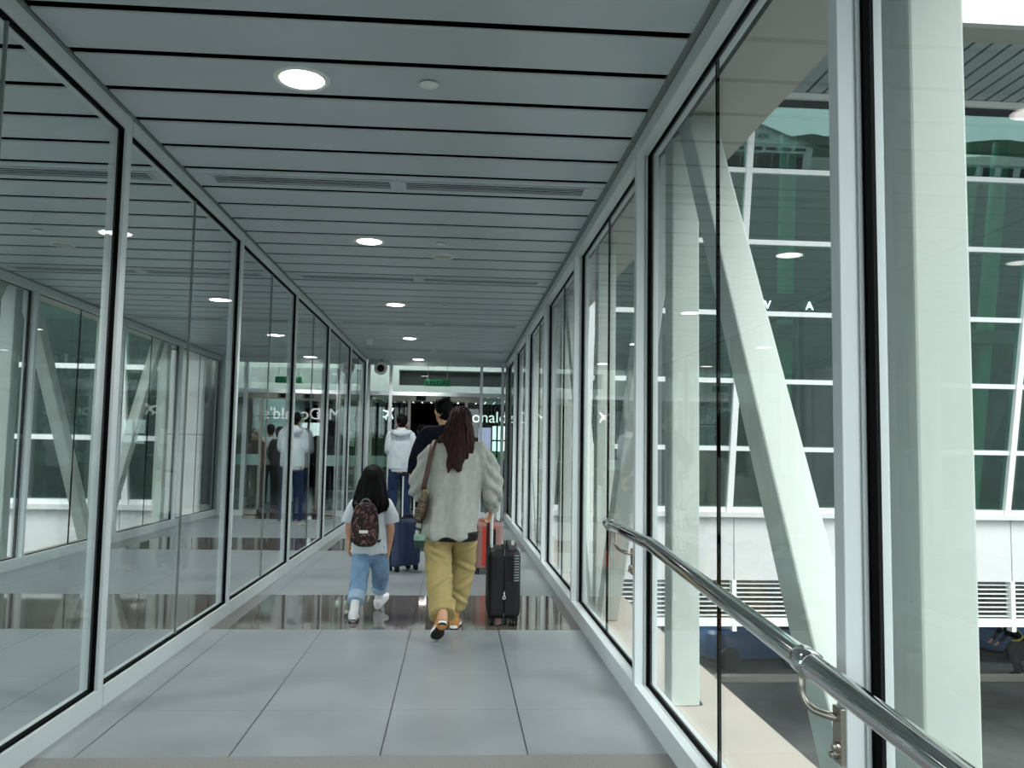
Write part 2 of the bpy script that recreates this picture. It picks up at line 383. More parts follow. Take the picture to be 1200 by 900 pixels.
# ------------------------------------------------------------------ handrail on the right wall
t = thing('handrail', (.86, 4.4, 0), 'polished stainless steel handrail along the right glass wall beside the ramp', 'handrail')
def rz(y): return .87 if y > 3.66 else .87 - (3.66 - y) * .0605
pts = [(0, y - 4.4, rz(y)) for y in (4.70, 4.2, 3.74, 3.70)] + [(0, 3.66 - 4.4, rz(3.66) - .0005)] + [(0, y - 4.4, rz(y)) for y in (3.62, 3.58, 3, 2.2, 1.4, .6, -.4, -1.4, -2.3)]
MB().tube(pts, .029, 28).build('rail', M_CHROME, t, 'all')
MB().tube([(0, .302, rz(4.7)), (0, .315, rz(4.7))], [.029, .016], 28).build('end_cap', M_CHROME, t, True)
for yc in (4.62, 2.02, -.6):
    a = Vector((0, yc - 4.4 + .035, rz(yc + .035))); b = Vector((0, yc - 4.4 - .035, rz(yc - .035)))
    MB().tube([a, a.lerp(b, .1), a.lerp(b, .9), b], [.0295, .034, .034, .0295], 28).build('joint_sleeve', M_CHROME, t, True)
for yp in (4.272, 1.952, -.368):
    yc = yp + .22 if yp > 4 else yp + .10
    z0 = rz(yc) - .02; Y = yc - 4.4; D = yp + .025 - 4.4
    P = [(0, Y, z0), (0, Y, z0 - .05)]
    for i in range(1, 9):
        a = i / 8 * math.pi / 2; P.append((.06 * (1 - math.cos(a)) * .5, Y + (D - Y) * (1 - math.cos(a)) * .55, z0 - .05 - .05 * math.sin(a)))
    P.append((.055, D, z0 - .102))
    br = MB().tube(P, .0095, 14).build('bracket', M_STEEL, t, 'all')
    MB().box(.052, .066, D - .022, D + .022, z0 - .205, z0 - .075).build('mounting_plate', M_STEEL, br, False, .002)
    for q in (0, 1):
        MB().lathe([(.001, -.016), (.008, -.015), (.009, -.008), (.013, -.006), (.013, .002)], (.052, D - .008 + q * .014, z0 - .165 - q * .02), 'X', 14).build('bolt', M_STEEL, br, True)

# ------------------------------------------------------------------ bridge edge, truss posts and diagonals outside the right glass
struct(MB().box(GR + .045, 1.50, YBACK, 15.3, -.35, .0).build('ledge_right', M_LEDGE))
struct(MB().box(GR + .045, 1.52, YBACK, 15.3, 2.95, 3.2).build('soffit_right', M_SOFFIT))
struct(MB().box(-4.45, 1.0, YBACK, 15.3, -1.0, -.76).build('bridge_underside', M_CONC))
DX0, DX1 = 1.11, 1.255
PL = ['white steel post outside the glass beside the near end of the handrail', 'white steel post outside the glass behind the bend of the handrail', 'white steel post outside the glass just past the end of the handrail',
      'white steel post outside, fourth from the front along the bridge', 'white steel post outside, fifth from the front along the bridge', 'white steel post outside, sixth and last along the bridge']
CY = [1.95 + 2.30 * k for k in range(-2, 6)]
def post(y, label):
    t = thing('truss_post', ((DX0 + DX1) / 2, y + .075, 0), label, 'post', 'white truss posts outside the right wall'); h = (DX1 - DX0) / 2
    MB().box(-h, h, -.075, .075, 0, 2.95).build('shaft', M_COLUMN, t, False, .008)
    MB().box(-h - .02, h + .018, -.06, .095, 0, .012).build('base_plate', M_DARK, t)
for y, l in zip(CY[2:], PL): post(y, l)
post(CY[1], 'white steel post outside the glass just behind the viewpoint')
def diag(y0, y1, label):
    t = thing('truss_diagonal', ((DX0 + DX1) / 2, (y0 + y1) / 2, 0), label, 'brace', 'white diagonal braces of the bridge truss'); c = (y0 + y1) / 2; h = (DX1 - DX0) / 2 - .002
    # y0 at the foot, y1 at the top: near edge of the section; the section is .15 deep along the bridge
    q = MB().hexa([(-h, y0 - c, 0.002), (h, y0 - c, 0.002), (h, y0 - c + .185, 0.002), (-h, y0 - c + .185, 0.002),
                   (-h, y1 - c, 2.948), (h, y1 - c, 2.948), (h, y1 - c + .185, 2.948), (-h, y1 - c + .185, 2.948)])
    q.build('brace_bar', M_COLUMN, t, False, .008)
DL = ['broad white diagonal brace rising away between the first and second outside posts', 'white diagonal brace leaning back beyond the handrail end, foot at the third post',
      'white diagonal brace between the third and fourth outside posts', 'white diagonal brace between the fourth and fifth outside posts', 'white diagonal brace between the fifth and sixth outside posts']
diag(2.14, 3.97, DL[0]); diag(6.36, 4.50, DL[1]); diag(6.74, 8.57, DL[2]); diag(10.96, 9.10, DL[3]); diag(11.34, 13.17, DL[4])
diag(1.76, -.10, 'white diagonal brace outside the glass just behind the viewpoint')

# ------------------------------------------------------------------ terminal building across the forecourt
FY, LEAN, FZ = 15.5, .19, .23
def fy(z): return FY - LEAN * (z - FZ)
ROWZ = [.23, 1.37, 2.61, 3.83, 5.09, 6.33, 7.50]; MUX = [2.40, 5.12, 7.85, 10.52, 13.25, 15.95, 18.65]
tb = thing('terminal_building', (8, FY, -4.5), 'terminal building with raked green glass front, white transoms and cladding beyond the bridge', 'building')
tb.location = (0, 0, 0)
def slab(x0, x1, z0, z1, d0, d1):   # sheared bar following the raked plane; d0..d1 depth offsets along Y
    return [(x0, fy(z0) + d0, z0), (x1, fy(z0) + d0, z0), (x1, fy(z0) + d1, z0), (x0, fy(z0) + d1, z0),
            (x0, fy(z1) + d0, z1), (x1, fy(z1) + d0, z1), (x1, fy(z1) + d1, z1), (x0, fy(z1) + d1, z1)]
for i, z in enumerate(ROWZ[:-1]):
    hgt = .042 if i else .05
    MB().hexa(slab(1.75, 18.7, z - hgt, z + hgt, -.06, .06)).build('transom', M_STEELF, tb)
for i, x in enumerate(MUX):
    MB().hexa(slab(x - .055, x + .055, .18, 7.52, -.10, .09)).build('mullion', M_STEELF, tb)
    MB().hexa(slab(x + .055, x + .062, .18, 7.52, -.03, .03)).build('mullion_gasket', M_GASKET, tb)
for x0, x1 in zip([1.75] + MUX, MUX + [18.7]):
    if x1 - x0 < .2: continue
    MB().hexa(slab(x0 + .01, x1 - .01, .20, 7.5, -.008, .008)).build('glazing', M_FACADE, tb)
MB().hexa(slab(1.75, 18.7, 7.44, 7.62, -.02, .05)).build('head_beam', M_DARK, tb)
MB().hexa(slab(1.75, 18.7, 7.57, 7.67, -.09, -.02)).build('head_trim', M_STEELF, tb)
MB().box(1.05, 18.7, FY - .16, FY + .3, .10, .19).build('sill', M_PANEL, tb)
sx = [1.05, 2.50, 5.22, 7.95, 10.62, 13.35, 16.05, 18.7]
for x0, x1 in zip(sx[:-1], sx[1:]):
    MB().box(x0 + .008, x1 - .008, FY - .02, FY + .2, -1.07, .09).build('spandrel_panel', M_PANEL, tb)
MB().box(1.05, 18.7, FY + .02, FY + .22, -1.06, .1).build('spandrel_backing', M_GROOVE, tb)
for x0, x1 in zip(sx[:-1], sx[1:]):
    lv = MB()
    for j in range(8):
        z = -1.13 - j * .083
        lv.hexa([(x0 + .04, FY + .02, z - .018), (x1 - .04, FY + .02, z - .018), (x1 - .04, FY + .02, z - .006), (x0 + .04, FY + .02, z - .006),
                 (x0 + .04, FY + .09, z - .012), (x1 - .04, FY + .09, z - .012), (x1 - .04, FY + .09, z), (x0 + .04, FY + .09, z)])
    lv.build('louvre', M_STEELF, tb)
    MB().box(x0 - .04, x0 + .04, FY - .04, FY + .12, -2.0, -1.07).build('hanger_post', M_STEELF, tb)
MB().box(1.05, 18.7, FY - .03, FY + .14, -1.91, -1.77).build('bottom_rail', M_STEELF, tb)
for z0, z1 in ((-1.06, -.02), (0, 1.45), (1.46, 2.94)):
    MB().box(1.06, 1.74, FY - .35, FY - .2, z0, z1).build('cladding_panel', M_PANEL, tb)
# slatted canopy soffit and its white fascia
ca = MB(); x = 1.6
while x < 19:
    ca.box(x, x + .245, 11.9, 14.13, 7.68, 7.73); x += .30
ca.build('canopy_slats', M_SLAT, tb)
MB().box(1.6, 19, 11.6, 14.6, 7.84, 8.3).build('canopy_deck', M_VOID, tb)
MB().box(1.6, 19, 11.52, 11.95, 7.66, 7.74).build('canopy_edge', M_SOFFIT, tb)
MB().box(1.6, 19, 11.4, 11.52, 7.66, 9.4).build('canopy_fascia', M_PANEL, tb)
MB().box(1.6, 19, 11.4, 24, 9.4, 9.6).build('roof_slab', M_PANEL, tb)
# inside
MB().box(1.8, 18.7, FY + .25, 22, -.25, .1).build('floor_slab', M_CONC, tb)
MB().box(1.8, 18.7, FY + .3, 22, 3.55, 3.8).build('mezzanine_slab', M_CONC, tb)
MB().box(1.8, 18.7, 21.8, 22, -1, 9.4).build('rear_wall', M_DARK, tb)
MB().box(18.7, 19, 11.4, 22, -4.5, 9.4).build('side_wall', M_PANEL, tb)
MB().box(1.76, 1.84, 15.9, 22, -1, 9.4).build('side_partition', M_DARK, tb)
M_MINT = mat('mint_painted_steel', (150, 224, 200), .45)
for x, s_ in ((6.55, 0), (10.05, .35), (10.75, .25), (14.2, .3), (3.6, .3)):
    MB().tube([(x + 1.1 * s_, 16.0, 7.7), (x - 1.1 * s_, 16.55, .1)], .16, 20).build('pillar', M_MINT, tb, True)
M_LITB = mat('lit_blue_white_letters', (255, 226, 240), .5, emit=14)
for x in (4, 9, 14):  # unseen fill lamps and panels, added to brighten the hall and its pillars
    ld = bpy.data.lights.new('hall_fill_lamp', 'AREA'); ld.shape = 'RECTANGLE'; ld.size = 3; ld.size_y = .5; ld.energy = 85; ld.color = (.93, 1, .97); lo = bpy.data.objects.new('hall_fill_lamp', ld); COL.objects.link(lo); lo.location = (x, 18, 9.2); lo.parent = tb
    q = MB().box(x - 1.5, x + 1.5, 17.75, 18.25, 9.25, 9.4).build('hall_fill_panel', M_WHITEP, tb)
for x, n in ((5.72, 'V'), (6.52, 'A')):
    text('lettering', n, .22, (x, fy(4.0) + .4, 4.0), (math.pi / 2, 0, 0), M_LITB, tb, .01)
MB().box(4.8, 9.8, fy(4.0) + .44, fy(4.0) + .5, 3.82, 4.3).build('sign_board', M_DARK, tb)
# undercroft
MB().box(1.05, 18.7, FY + .25, 30, -1.9, -1.8).build('undercroft_ceiling', M_CONC, tb)
MB().box(1.05, 22, 29, 29.3, -4.5, -1.7).build('undercroft_wall', M_DARK, tb)
for x in (9.55, 15.0): MB().box(x, x + .55, 25.2, 25.7, -4.5, -1.9).build('undercroft_column', M_CONC, tb)
for x in (6, 12, 18):  # invented tube fittings, added to lift the undercroft out of black
    q = thing('fill_tube_light', (x, 22.5, -1.91), ['added fill tube brightening the undercroft near the bridge', 'added fill tube brightening the middle of the undercroft', 'added fill tube brightening the undercroft above the worker'][x // 6 - 1], 'ceiling light', 'added fill tubes in the undercroft')
    MB().box(-.7, .7, -.06, .06, -.05, 0).build('casing', M_WHITEP, q); MB().tube([(-.66, 0, -.07), (.66, 0, -.07)], .02, 12).build('tube', M_LAMP, q)
    ld = bpy.data.lights.new('tube_lamp', 'AREA'); ld.shape = 'RECTANGLE'; ld.size = 1.3; ld.size_y = .1; ld.energy = 38; lo = bpy.data.objects.new('tube_lamp', ld); COL.objects.link(lo); lo.parent = q; lo.location = (0, 0, -.1)
struct(MB().box(1.0, 24, 21.3, 21.55, -4.5, -4.36).build('kerb', M_LEDGE))

# ------------------------------------------------------------------ ground and the far side of the airfield
struct(MB().box(-900, 1500, -2200, 60, -4.9, -4.5).build('ground', M_ASPH))
M_GRASS = mat('airfield_grass', (74, 88, 62), .9, var=.2, scale=.05); M_HILL = mat('forest_green', (38, 52, 38), .95, spec=.05, var=.4, scale=.03)
struct(MB().box(-300, 900, -305, -262, -4.5, -4.44).build('lawn_verge', M_GRASS))
hm = MB(); R = []
for j, (yy, hh) in enumerate(((-640, 0), (-700, .8), (-780, 1), (-900, .7))):
    row = []
    for i in range(161):
        x = -700 + i * 13.75
        z = -4.5 + hh * (17 + 10 * noise.noise(Vector((x * .006, 3, 0))) + 4 * noise.noise(Vector((x * .03, j, 1))) + 4.5 * noise.noise(Vector((x * .21, j, 2))))
        row.append((x, yy, z))
    R.append(row)
V = [p for r in R for p in r]; F = [(j * 161 + i, j * 161 + i + 1, (j + 1) * 161 + i + 1, (j + 1) * 161 + i) for j in range(3) for i in range(160)]
struct(hm.add(V, F).build('hills', M_HILL, None, 'all'))
hg = thing('hangar', (124, -330, -4.5), 'pale gabled hangar with dark doors, mirrored in the facade glass', 'hangar')
M_HANGAR = mat('pale_hangar_sheet', (196, 202, 204), .6, var=.05, scale=.2)
hw = 24
MB().add([(-hw, 0, 0), (hw, 0, 0), (hw, 0, 9), (0, 0, 17), (-hw, 0, 9), (-hw, -50, 0), (hw, -50, 0), (hw, -50, 9), (0, -50, 17), (-hw, -50, 9)],
         [(0, 1, 2, 3, 4), (9, 8, 7, 6, 5), (0, 5, 6, 1), (1, 6, 7, 2), (4, 9, 5, 0)]).build('wall', M_HANGAR, hg)
MB().hexa([(-hw - 1.5, 1.2, 8.6), (0, 1.2, 17.0), (0, -51, 17.0), (-hw - 1.5, -51, 8.6), (-hw - 1.5, 1.2, 9.2), (0, 1.2, 17.7), (0, -51, 17.7), (-hw - 1.5, -51, 9.2)]).build('roof', M_CONC, hg)
MB().hexa([(0, 1.2, 17.0), (hw + 1.5, 1.2, 8.6), (hw + 1.5, -51, 8.6), (0, -51, 17.0), (0, 1.2, 17.7), (hw + 1.5, 1.2, 9.2), (hw + 1.5, -51, 9.2), (0, -51, 17.7)]).build('roof', M_CONC, hg)
for i in range(6): MB().box(-20 + i * 6.8, -20 + i * 6.8 + 6.2, .0, .4, 0, 6.2).build('sliding_door', M_DARK, hg)
for i in range(7): MB().box(-21 + i * 6.2, -21 + i * 6.2 + 4.6, .0, .3, 7.2, 8.5).build('window_band', M_DARK, hg)
text('lettering', 'MA', 3.4, (4.2, .35, 11.6), (math.pi / 2, 0, math.pi), M_DARK, hg, .05)
sh = thing('hangar_shed', (232, -330, -4.5), 'long low building with white curved roof, mirrored at the right of the facade', 'building')
arc = [(-36 + 72 * i / 16, 5 + 3.6 * math.sin(math.pi * i / 16)) for i in range(17)]
MB().loft([[(x, y, z) for x, z in arc] + [(36, y, 4.6), (-36, y, 4.6)] for y in (1, -40)]).build('roof', M_PANEL, sh)
MB().box(-35, 35, -39, 0, 0, 4.8).build('wall', M_HANGAR, sh)
for i in range(8): MB().box(-33 + i * 8.4, -33 + i * 8.4 + 5, 0, .3, 0, 3.6).build('sliding_door', M_DARK, sh)

# blue service vehicles in the undercroft
M_BLUE = mat('blue_vehicle_paint', (28, 70, 108), .45)
def tug(x, y, label, rz_=0, L=3.6):
    t = thing('baggage_tractor', (x, y, -4.5), label, 'vehicle', 'blue ground vehicles in the undercroft', rz_); h = L / 2
    ring = lambda z, e: [(sx_ * (h - e) * (abs(math.cos(a)) ** .5), sy_ * (.85 - e) * (abs(math.sin(a)) ** .5), z)
                         for a in [2 * math.pi * i / 32 for i in range(32)] for sx_ in [1 if math.cos(a) >= 0 else -1] for sy_ in [1 if math.sin(a) >= 0 else -1]]
    MB().loft([ring(.32, .06), ring(.4, 0), ring(.95, 0), ring(1.05, .08)]).build('body', M_BLUE, t, True)
    MB().loft([ring(.22, .12), ring(.32, .04)]).build('bumper', M_BLACKP, t, True)
    MB().box(-h * .1, h * .75, -.7, .7, 1.05, 1.75).build('cab', M_DARK, t, False, .08); MB().box(-h * .15, h * .8, -.74, .74, 1.75, 1.83).build('cab_roof', M_BLUE, t, False, .03)
    for a in (-1, 1):
        for b in (-1, 1):
            MB().lathe([(.1, -.1), (.3, -.1), (.33, -.06), (.33, .06), (.3, .1), (.1, .1)], (a * h * .62, b * .74, .33), 'Y', 24).build('wheel', M_BLACKP, t, True)
    return t
tug(8.2, 23.2, 'small blue ground vehicle half hidden behind the outside post by the handrail bend', .15, 3.0)
tug(11.6, 23.6, 'rounded blue ground vehicle in the undercroft behind the broad diagonal brace', -.1, 3.8)
tug(17.3, 24.0, 'blue ground vehicle in the undercroft beside the crouching worker', 0, 4.2)

# ------------------------------------------------------------------ glazed end wall and the lobby behind it
ew = sempty('window_%d' % wall_bays.n)
ex = [XL + .02, -1.24, .46, XR - .06]; fz = 2.30
ef = MB(); ef.box(XL, XR, YEND, YEND + .08, ZC - .09, ZC); ef.box(XL, XR, YEND, YEND + .08, fz - .04, fz + .03)
for x in ex: ef.box(x - .025, x + .03, YEND - .01, YEND + .08, 0, ZC - .02)
ef.box(XL, ex[1], YEND, YEND + .08, 0, .1); ef.box(ex[2], XR, YEND, YEND + .08, 0, .1)
ef.build('frame', M_FRAME, ew)
for x0, x1 in zip(ex[:-1], ex[1:]):
    MB().box(x0 + .03, x1 - .025, YEND + .03, YEND + .04, fz + .03, ZC - .09).build('pane', M_ENDGLASS, ew)
for x0, x1 in ((ex[0], ex[1]), (ex[2], ex[3])):
    MB().box(x0 + .03, x1 - .025, YEND + .03, YEND + .04, .1, fz - .04).build('pane', M_ENDGLASS, ew)
M_FROST = mat('frosted_band', (150, 176, 170), .7)
for side, x0 in (('a', -1.20), ('b', -.36)):
    d = sempty('door_1' if side == 'a' else 'door_2')
    xa, xb = (-1.62, -.86) if side == 'a' else (.16, .9)
    df = MB(); df.box(xa, xa + .05, YEND + .10, YEND + .14, .01, fz - .05); df.box(xb - .05, xb, YEND + .10, YEND + .14, .01, fz - .05)
    df.box(xa, xb, YEND + .10, YEND + .14, .01, .1); df.box(xa, xb, YEND + .10, YEND + .14, fz - .12, fz - .05)
    df.build('frame', M_STEEL, d)
    MB().box(xa + .05, xb - .05, YEND + .115, YEND + .125, .1, fz - .12).build('pane', M_ENDGLASS, d)
    MB().box(xa + .05, xb - .05, YEND + .112, YEND + .128, .92, 1.12).build('band', M_FROST, d)
op = thing('door_operator', (-.39, YEND + .16, 2.22), 'grey automatic door operator box above the open doorway', 'door operator')
MB().box(-.84, .84, -.06, .06, -.06, .06).build('casing', M_STEEL, op, False, .006)
for x in (-.28, .18): MB().box(x - .09, x + .09, -.10, -.06, -.045, .045).build('sensor', M_BLACKP, op, False, .01)
es = thing('exit_sign', (-.36, YEND - .20, 2.41), 'green lit exit sign hung above the doorway in the end wall', 'sign')
MB().box(-.24, .24, -.03, .03, .02, .14).build('sign_box', M_GREENS, es, False, .004)
text('lettering', 'KELUAR', .135, (-.235, -.034, .034), (math.pi / 2, 0, 0), M_SIGNTXT, es, .002)
for x in (-.18, .18): MB().box(x - .006, x + .006, -.006, .006, .14, .5).build('hanger', M_STEEL, es)
dc = thing('security_camera', (-1.42, YEND - .12, 2.83), 'round white camera with dark centre at the top left of the end wall', 'camera')
MB().lathe([(.03, .10), (.10, .08), (.125, .0), (.115, -.015), (.07, -.005)], (0, 0, -.08), 'Y').build('housing', M_WHITEP, dc, 'all')
MB().lathe([(.072, .01), (.068, -.02), (.045, -.045), (.001, -.055)], (0, 0, -.08), 'Y').build('lens', M_BLACKP, dc, 'all')
MB().box(-.03, .03, .02, .09, -.0, .09).build('bracket', M_STEEL, dc)

struct(MB().box(-7, 3.2, YEND + .3, 27.5, 3.6, 3.9).build('ceiling_lobby', M_DARK))
struct(MB().box(-7, -4.5, 15.9, 27.5, -.28, 0).build('floor_lobby', M_FLOOR))
struct(MB().box(XR + .12, 3.2, 15.8, 27.5, -.28, 0).build('floor_lobby_side', M_FLOOR))
struct(MB().box(-7.1, -6.9, 15.9, 27.5, 0, 3.6).build('wall_lobby_left', M_DARK))
bh = MB(); bh.box(-7, 1.75, 18.5, 18.9, 3.0, 3.6); bh.box(-7, 1.75, 18.5, 18.9, 2.50, 2.66); bh.box(-7, -1.28, 18.5, 18.9, 2.66, 3.0); bh.box(1.3, 1.75, 18.5, 18.9, 2.66, 3.0)
struct(bh.build('wall_bulkhead', M_PANEL)); struct(MB().box(-1.3, 1.32, 18.8, 18.95, 2.6, 3.05).build('wall_bulkhead_recess', M_DARK))
lc = MB(); x = -6.9
while x < 1.7: lc.box(x, x + .2, 18.9, 27.3, 2.5, 2.53); x += .24
struct(lc.build('ceiling_shop', M_SLAT))
def lobby_wall():
    w = MB(); w.box(-7, .95, 27.3, 27.5, 0, 2.6); w.box(.95, 1.69, 27.3, 27.5, 0, .95); w.box(.95, 1.76, 27.3, 27.5, 2.05, 2.6)
    struct(w.build('wall_lobby_back', M_DARK))
    n = sempty('window_%d' % (wall_bays.n + 1))
    f = MB(); f.box(.95, 1.76, 27.35, 27.42, 1.55, 1.60); f.box(1.32, 1.37, 27.35, 27.42, .95, 2.05); f.build('frame', M_GASKET, n)
    MB().box(.95, 1.76, 27.4, 27.41, .95, 2.05).build('pane', M_ENDGLASS, n)
lobby_wall()
struct(MB().box(1.7, 1.78, 15.85, 27.5, 0, 3.6).build('wall_lobby_right', M_PANEL))
R = []
for yy, hh in ((150, 0), (170, 1), (220, .6)):
    R.append([(-60 + i * 3, yy, -4.5 + hh * (6.3 + 2.2 * noise.noise(Vector((i * .2, yy, 0))) + 1.0 * noise.noise(Vector((i * .7, 5, 0))))) for i in range(61)])
V = [p for r in R for p in r]; F = [(j * 61 + i, j * 61 + i + 1, (j + 1) * 61 + i + 1, (j + 1) * 61 + i) for j in range(2) for i in range(60)]
struct(MB().add(V, F).build('hill_beyond', M_HILL, None, 'all'))
ss = thing('shop_sign', (0, 22.0, 0), 'black shop fascia with white lit letters at the end of the lobby', 'sign')
MB().box(-2.6, 1.69, 0, .12, 1.90, 2.46).build('fascia', M_VOID, ss)
text('lettering', "McDonald's", .42, (-.42, -.012, 1.985), (math.pi / 2, 0, 0), M_LIT, ss, .008)
po = thing('poster_screen', (.74, 21.6, 0), 'upright lavender lit poster screen in the lobby, right of the doorway', 'screen')
MB().box(-.2, .2, 0, .1, 0, 1.9).build('cabinet', M_BLACKP, po, False, .01); MB().box(-.16, .16, -.006, 0, .9, 1.84).build('display', mat('lavender_display', (206, 190, 236), .4, emit=.7), po)
for x, y, l in ((-1.6, 20.3, 'small lit white lamp panel over the shop at the left'), (-.7, 20.8, 'small lit white lamp panel over the shop, near the man in the hooded sweatshirt'), (-.3, 23.5, 'small lit lamp panel deep in the shop ceiling'), (-2.2, 24.0, 'far left small lit lamp panel in the shop ceiling')):
    q = thing('panel_light', (x, y, 2.5), l, 'ceiling light', 'lamp panels in the shop ceiling')
    MB().box(-.16, .16, -.1, .1, -.03, 0).build('frame', M_WHITEP, q); MB().box(-.14, .14, -.08, .08, -.035, -.03).build('diffuser', M_LAMP, q)
# unseen area lamp, added to wash the bulkhead white
ld = bpy.data.lights.new('bulkhead_fill_lamp', 'AREA'); ld.shape = 'RECTANGLE'; ld.size = 7; ld.size_y = .4; ld.energy = 62; ld.color = (.93, 1, .98)
lo = bpy.data.objects.new('bulkhead_fill_lamp', ld); COL.objects.link(lo); lo.location = (-1.8, 17.3, 3.5); lo.rotation_euler = (math.radians(72), 0, 0)
for i in range(3):
    sh_ = thing('shop_counter', (-3.2 + i * 1.5, 25.6, 0), ['dark shop cabinet with lit panel at the far left of the lobby', 'dark shop cabinet with lit panel, middle one deep in the lobby', 'dark shop cabinet with lit panel straight ahead through the doorway'][i], 'cabinet', 'cabinets in the shop')
    MB().box(-.6, .6, -.3, .3, 0, .92).build('body', M_DKTROU, sh_); MB().box(-.64, .64, -.34, .34, .92, .97).build('worktop', M_GROOVE, sh_)
    MB().box(-.2, .12, .1, .2, 1.3, 1.75).build('menu_panel', mat('lit_menu_%d' % i, (190, 196, 190), .5, emit=.3), sh_); MB().box(-.04, .04, .12, .18, .97, 1.25).build('stand', M_STEEL, sh_)

# ------------------------------------------------------------------ the neighbouring corridor: same bridge, handed, behind the shared glass wall
X0 = -1.7225; MCACHE = {}
def handed(o, parent=None):
    c = o.copy(); COL.objects.link(c)
    if o.type == 'MESH' and not o.name.startswith('lettering'):
        if o.data.name not in MCACHE:
            me = o.data.copy(); me.transform(Matrix.Diagonal((-1, 1, 1, 1))); me.flip_normals(); MCACHE[o.data.name] = me
        c.data = MCACHE[o.data.name]
    if parent: c.parent = parent
    if not o.name.startswith('lettering'):
        c.location.x = (2 * X0 - o.location.x) if parent is None else -o.location.x
    for ch in list(o.children):
        if ch.name.split('.')[0] in SKIP: continue
        handed(ch, c)
    return c
SKIP = set()
def by_name(stem): return [o for o in list(SC.objects) if o.parent is None and o.name.split('.')[0] == stem]
for nm in ('floor', 'floor_ramp', 'ceiling', 'ceiling_plenum', 'trim_ceiling_left', 'trim_ceiling_right', 'ledge_right', 'soffit_right', 'baseboard_right'):
    c = handed(bpy.data.objects[nm]); c.name = nm.replace('_right', '').replace('_left', '') + '_neighbour_corridor'
NL = len([y for y in LP])
for o in [o for o in list(SC.objects) if o.parent is None and o.name.startswith('window_') and o.type == 'EMPTY']:
    n_ = int(o.name.split('_')[1])
    if NL < n_ < wall_bays.n:
        c = handed(o); c.name = 'window_%d' % (n_ + 20)
for o in [o for o in list(SC.objects) if o.parent is None and o.name.startswith('trim_') and o.name.split('_')[1].isdigit()]:
    n_ = int(o.name.split('_')[1])
    if n_ > len(LP): c = handed(o); c.name = 'trim_%d' % (n_ + 20)
def hand_all(stem, labels):
    for o, l in zip(sorted(by_name(stem), key=lambda q: (q.location.y, q.location.x)), labels):
        c = handed(o); c['label'] = l
N5 = ['nearest', 'second', 'third', 'fourth', 'fifth', 'sixth', 'seventh', 'eighth']
hand_all('downlight', ['%s lit round downlight in the neighbouring corridor ceiling beyond the shared glass' % n for n in N5])
hand_all('ceiling_vent', ['slot vent in the neighbouring corridor ceiling, %s row, half %s the shared glass' % (N5[i // 2], 'nearer to' if i % 2 == 0 else 'farther from') for i in range(8)])
hand_all('sprinkler_cover', ['%s flat pale disc in the neighbouring corridor ceiling beyond the shared glass' % n for n in N5])
hand_all('ceiling_speaker', ['%s round ceiling speaker in the neighbouring corridor' % n for n in N5])
hand_all('emergency_light', ['small white box fitting under the neighbouring corridor ceiling'])
hand_all('truss_post', ['%s white steel post on the far side of the neighbouring corridor' % n for n in ['nearest, out of view,'] + N5[:6]])
hand_all('truss_diagonal', ['%s white diagonal brace on the far side of the neighbouring corridor' % n for n in ['nearest, out of view,'] + N5[:6]])
SKIP = {'lettering', 'sign_board', 'undercroft_ceiling', 'undercroft_wall', 'undercroft_column', 'pillar'}
c = handed(tb); c['label'] = 'matching wing of the terminal building beyond the neighbouring corridor, raked glass over white cladding'
SKIP = set()
c = handed(ew); c.name = 'window_60'
for nm in ('door_1', 'door_2'):
    c = handed(bpy.data.objects[nm]); c.name = {'door_1': 'door_3', 'door_2': 'door_4'}[nm]
hand_all('door_operator', ['grey automatic door operator box at the end of the neighbouring corridor'])
hand_all('exit_sign', ['green lit exit sign at the end of the neighbouring corridor'])
hand_all('security_camera', ['round white camera at the end of the neighbouring corridor'])
cp_ = thing('curved_partition', (-4.02, 19.6, 0), 'pale teal curved partition in the lobby beyond the neighbouring corridor', 'partition')
M_TEAL = mat('pale_teal_panel', (176, 214, 210), .35)
A_ = [math.radians(200 + 140 * i / 24) for i in range(25)]
MB().loft([[(.62 * math.cos(a), .9 * math.sin(a), z) for a in A_] + [(.58 * math.cos(a), .86 * math.sin(a), z) for a in reversed(A_)] for z in (.05, 1.92)]).build('panel', M_TEAL, cp_, True)
MB().loft([[(.62 * math.cos(a), .9 * math.sin(a), z) for a in A_] + [(.58 * math.cos(a), .86 * math.sin(a), z) for a in reversed(A_)] for z in (1.94, 2.48)]).build('upper_panel', M_TEAL, cp_, True)
MB().loft([[(.66 * math.cos(a), .94 * math.sin(a), z) for a in A_] + [(.5 * math.cos(a), .8 * math.sin(a), z) for a in reversed(A_)] for z in (0, .06)]).build('plinth', M_GROOVE, cp_, True)
ws = thing('wayfinding_sign', (-3.2, 22.0, 0), 'dark hanging wayfinding sign with white letters over the lobby beyond the shared glass wall', 'sign')
MB().box(-.5, .55, 0, .1, 1.98, 2.36).build('sign_board', M_VOID, ws); MB().box(.05, .5, -.01, 0, 2.22, 2.34).build('green_panel', M_GREENS, ws)
text('lettering', 'ste', .26, (-.42, -.012, 2.06), (math.pi / 2, 0, 0), M_LIT, ws, .006)
for x in (-.4, .45): MB().box(x - .01, x + .01, .04, .06, 2.36, 2.5).build('hanger', M_STEEL, ws)
ps = thing('plane_sign', (-1.62, 20.4, 0), 'small dark sign with a white aeroplane symbol beside the end doorway', 'sign')
MB().box(-.22, .22, 0, .08, 1.9, 2.34).build('sign_board', M_VOID, ps); MB().box(-.01, .01, .03, .05, 2.34, 2.5).build('hanger', M_STEEL, ps)
pm = MB(); pl_ = [(.0, .17), (.025, .12), (.03, .04), (.16, -.03), (.16, -.06), (.03, -.03), (.022, -.12), (.06, -.155), (.06, -.175), (0, -.16)]
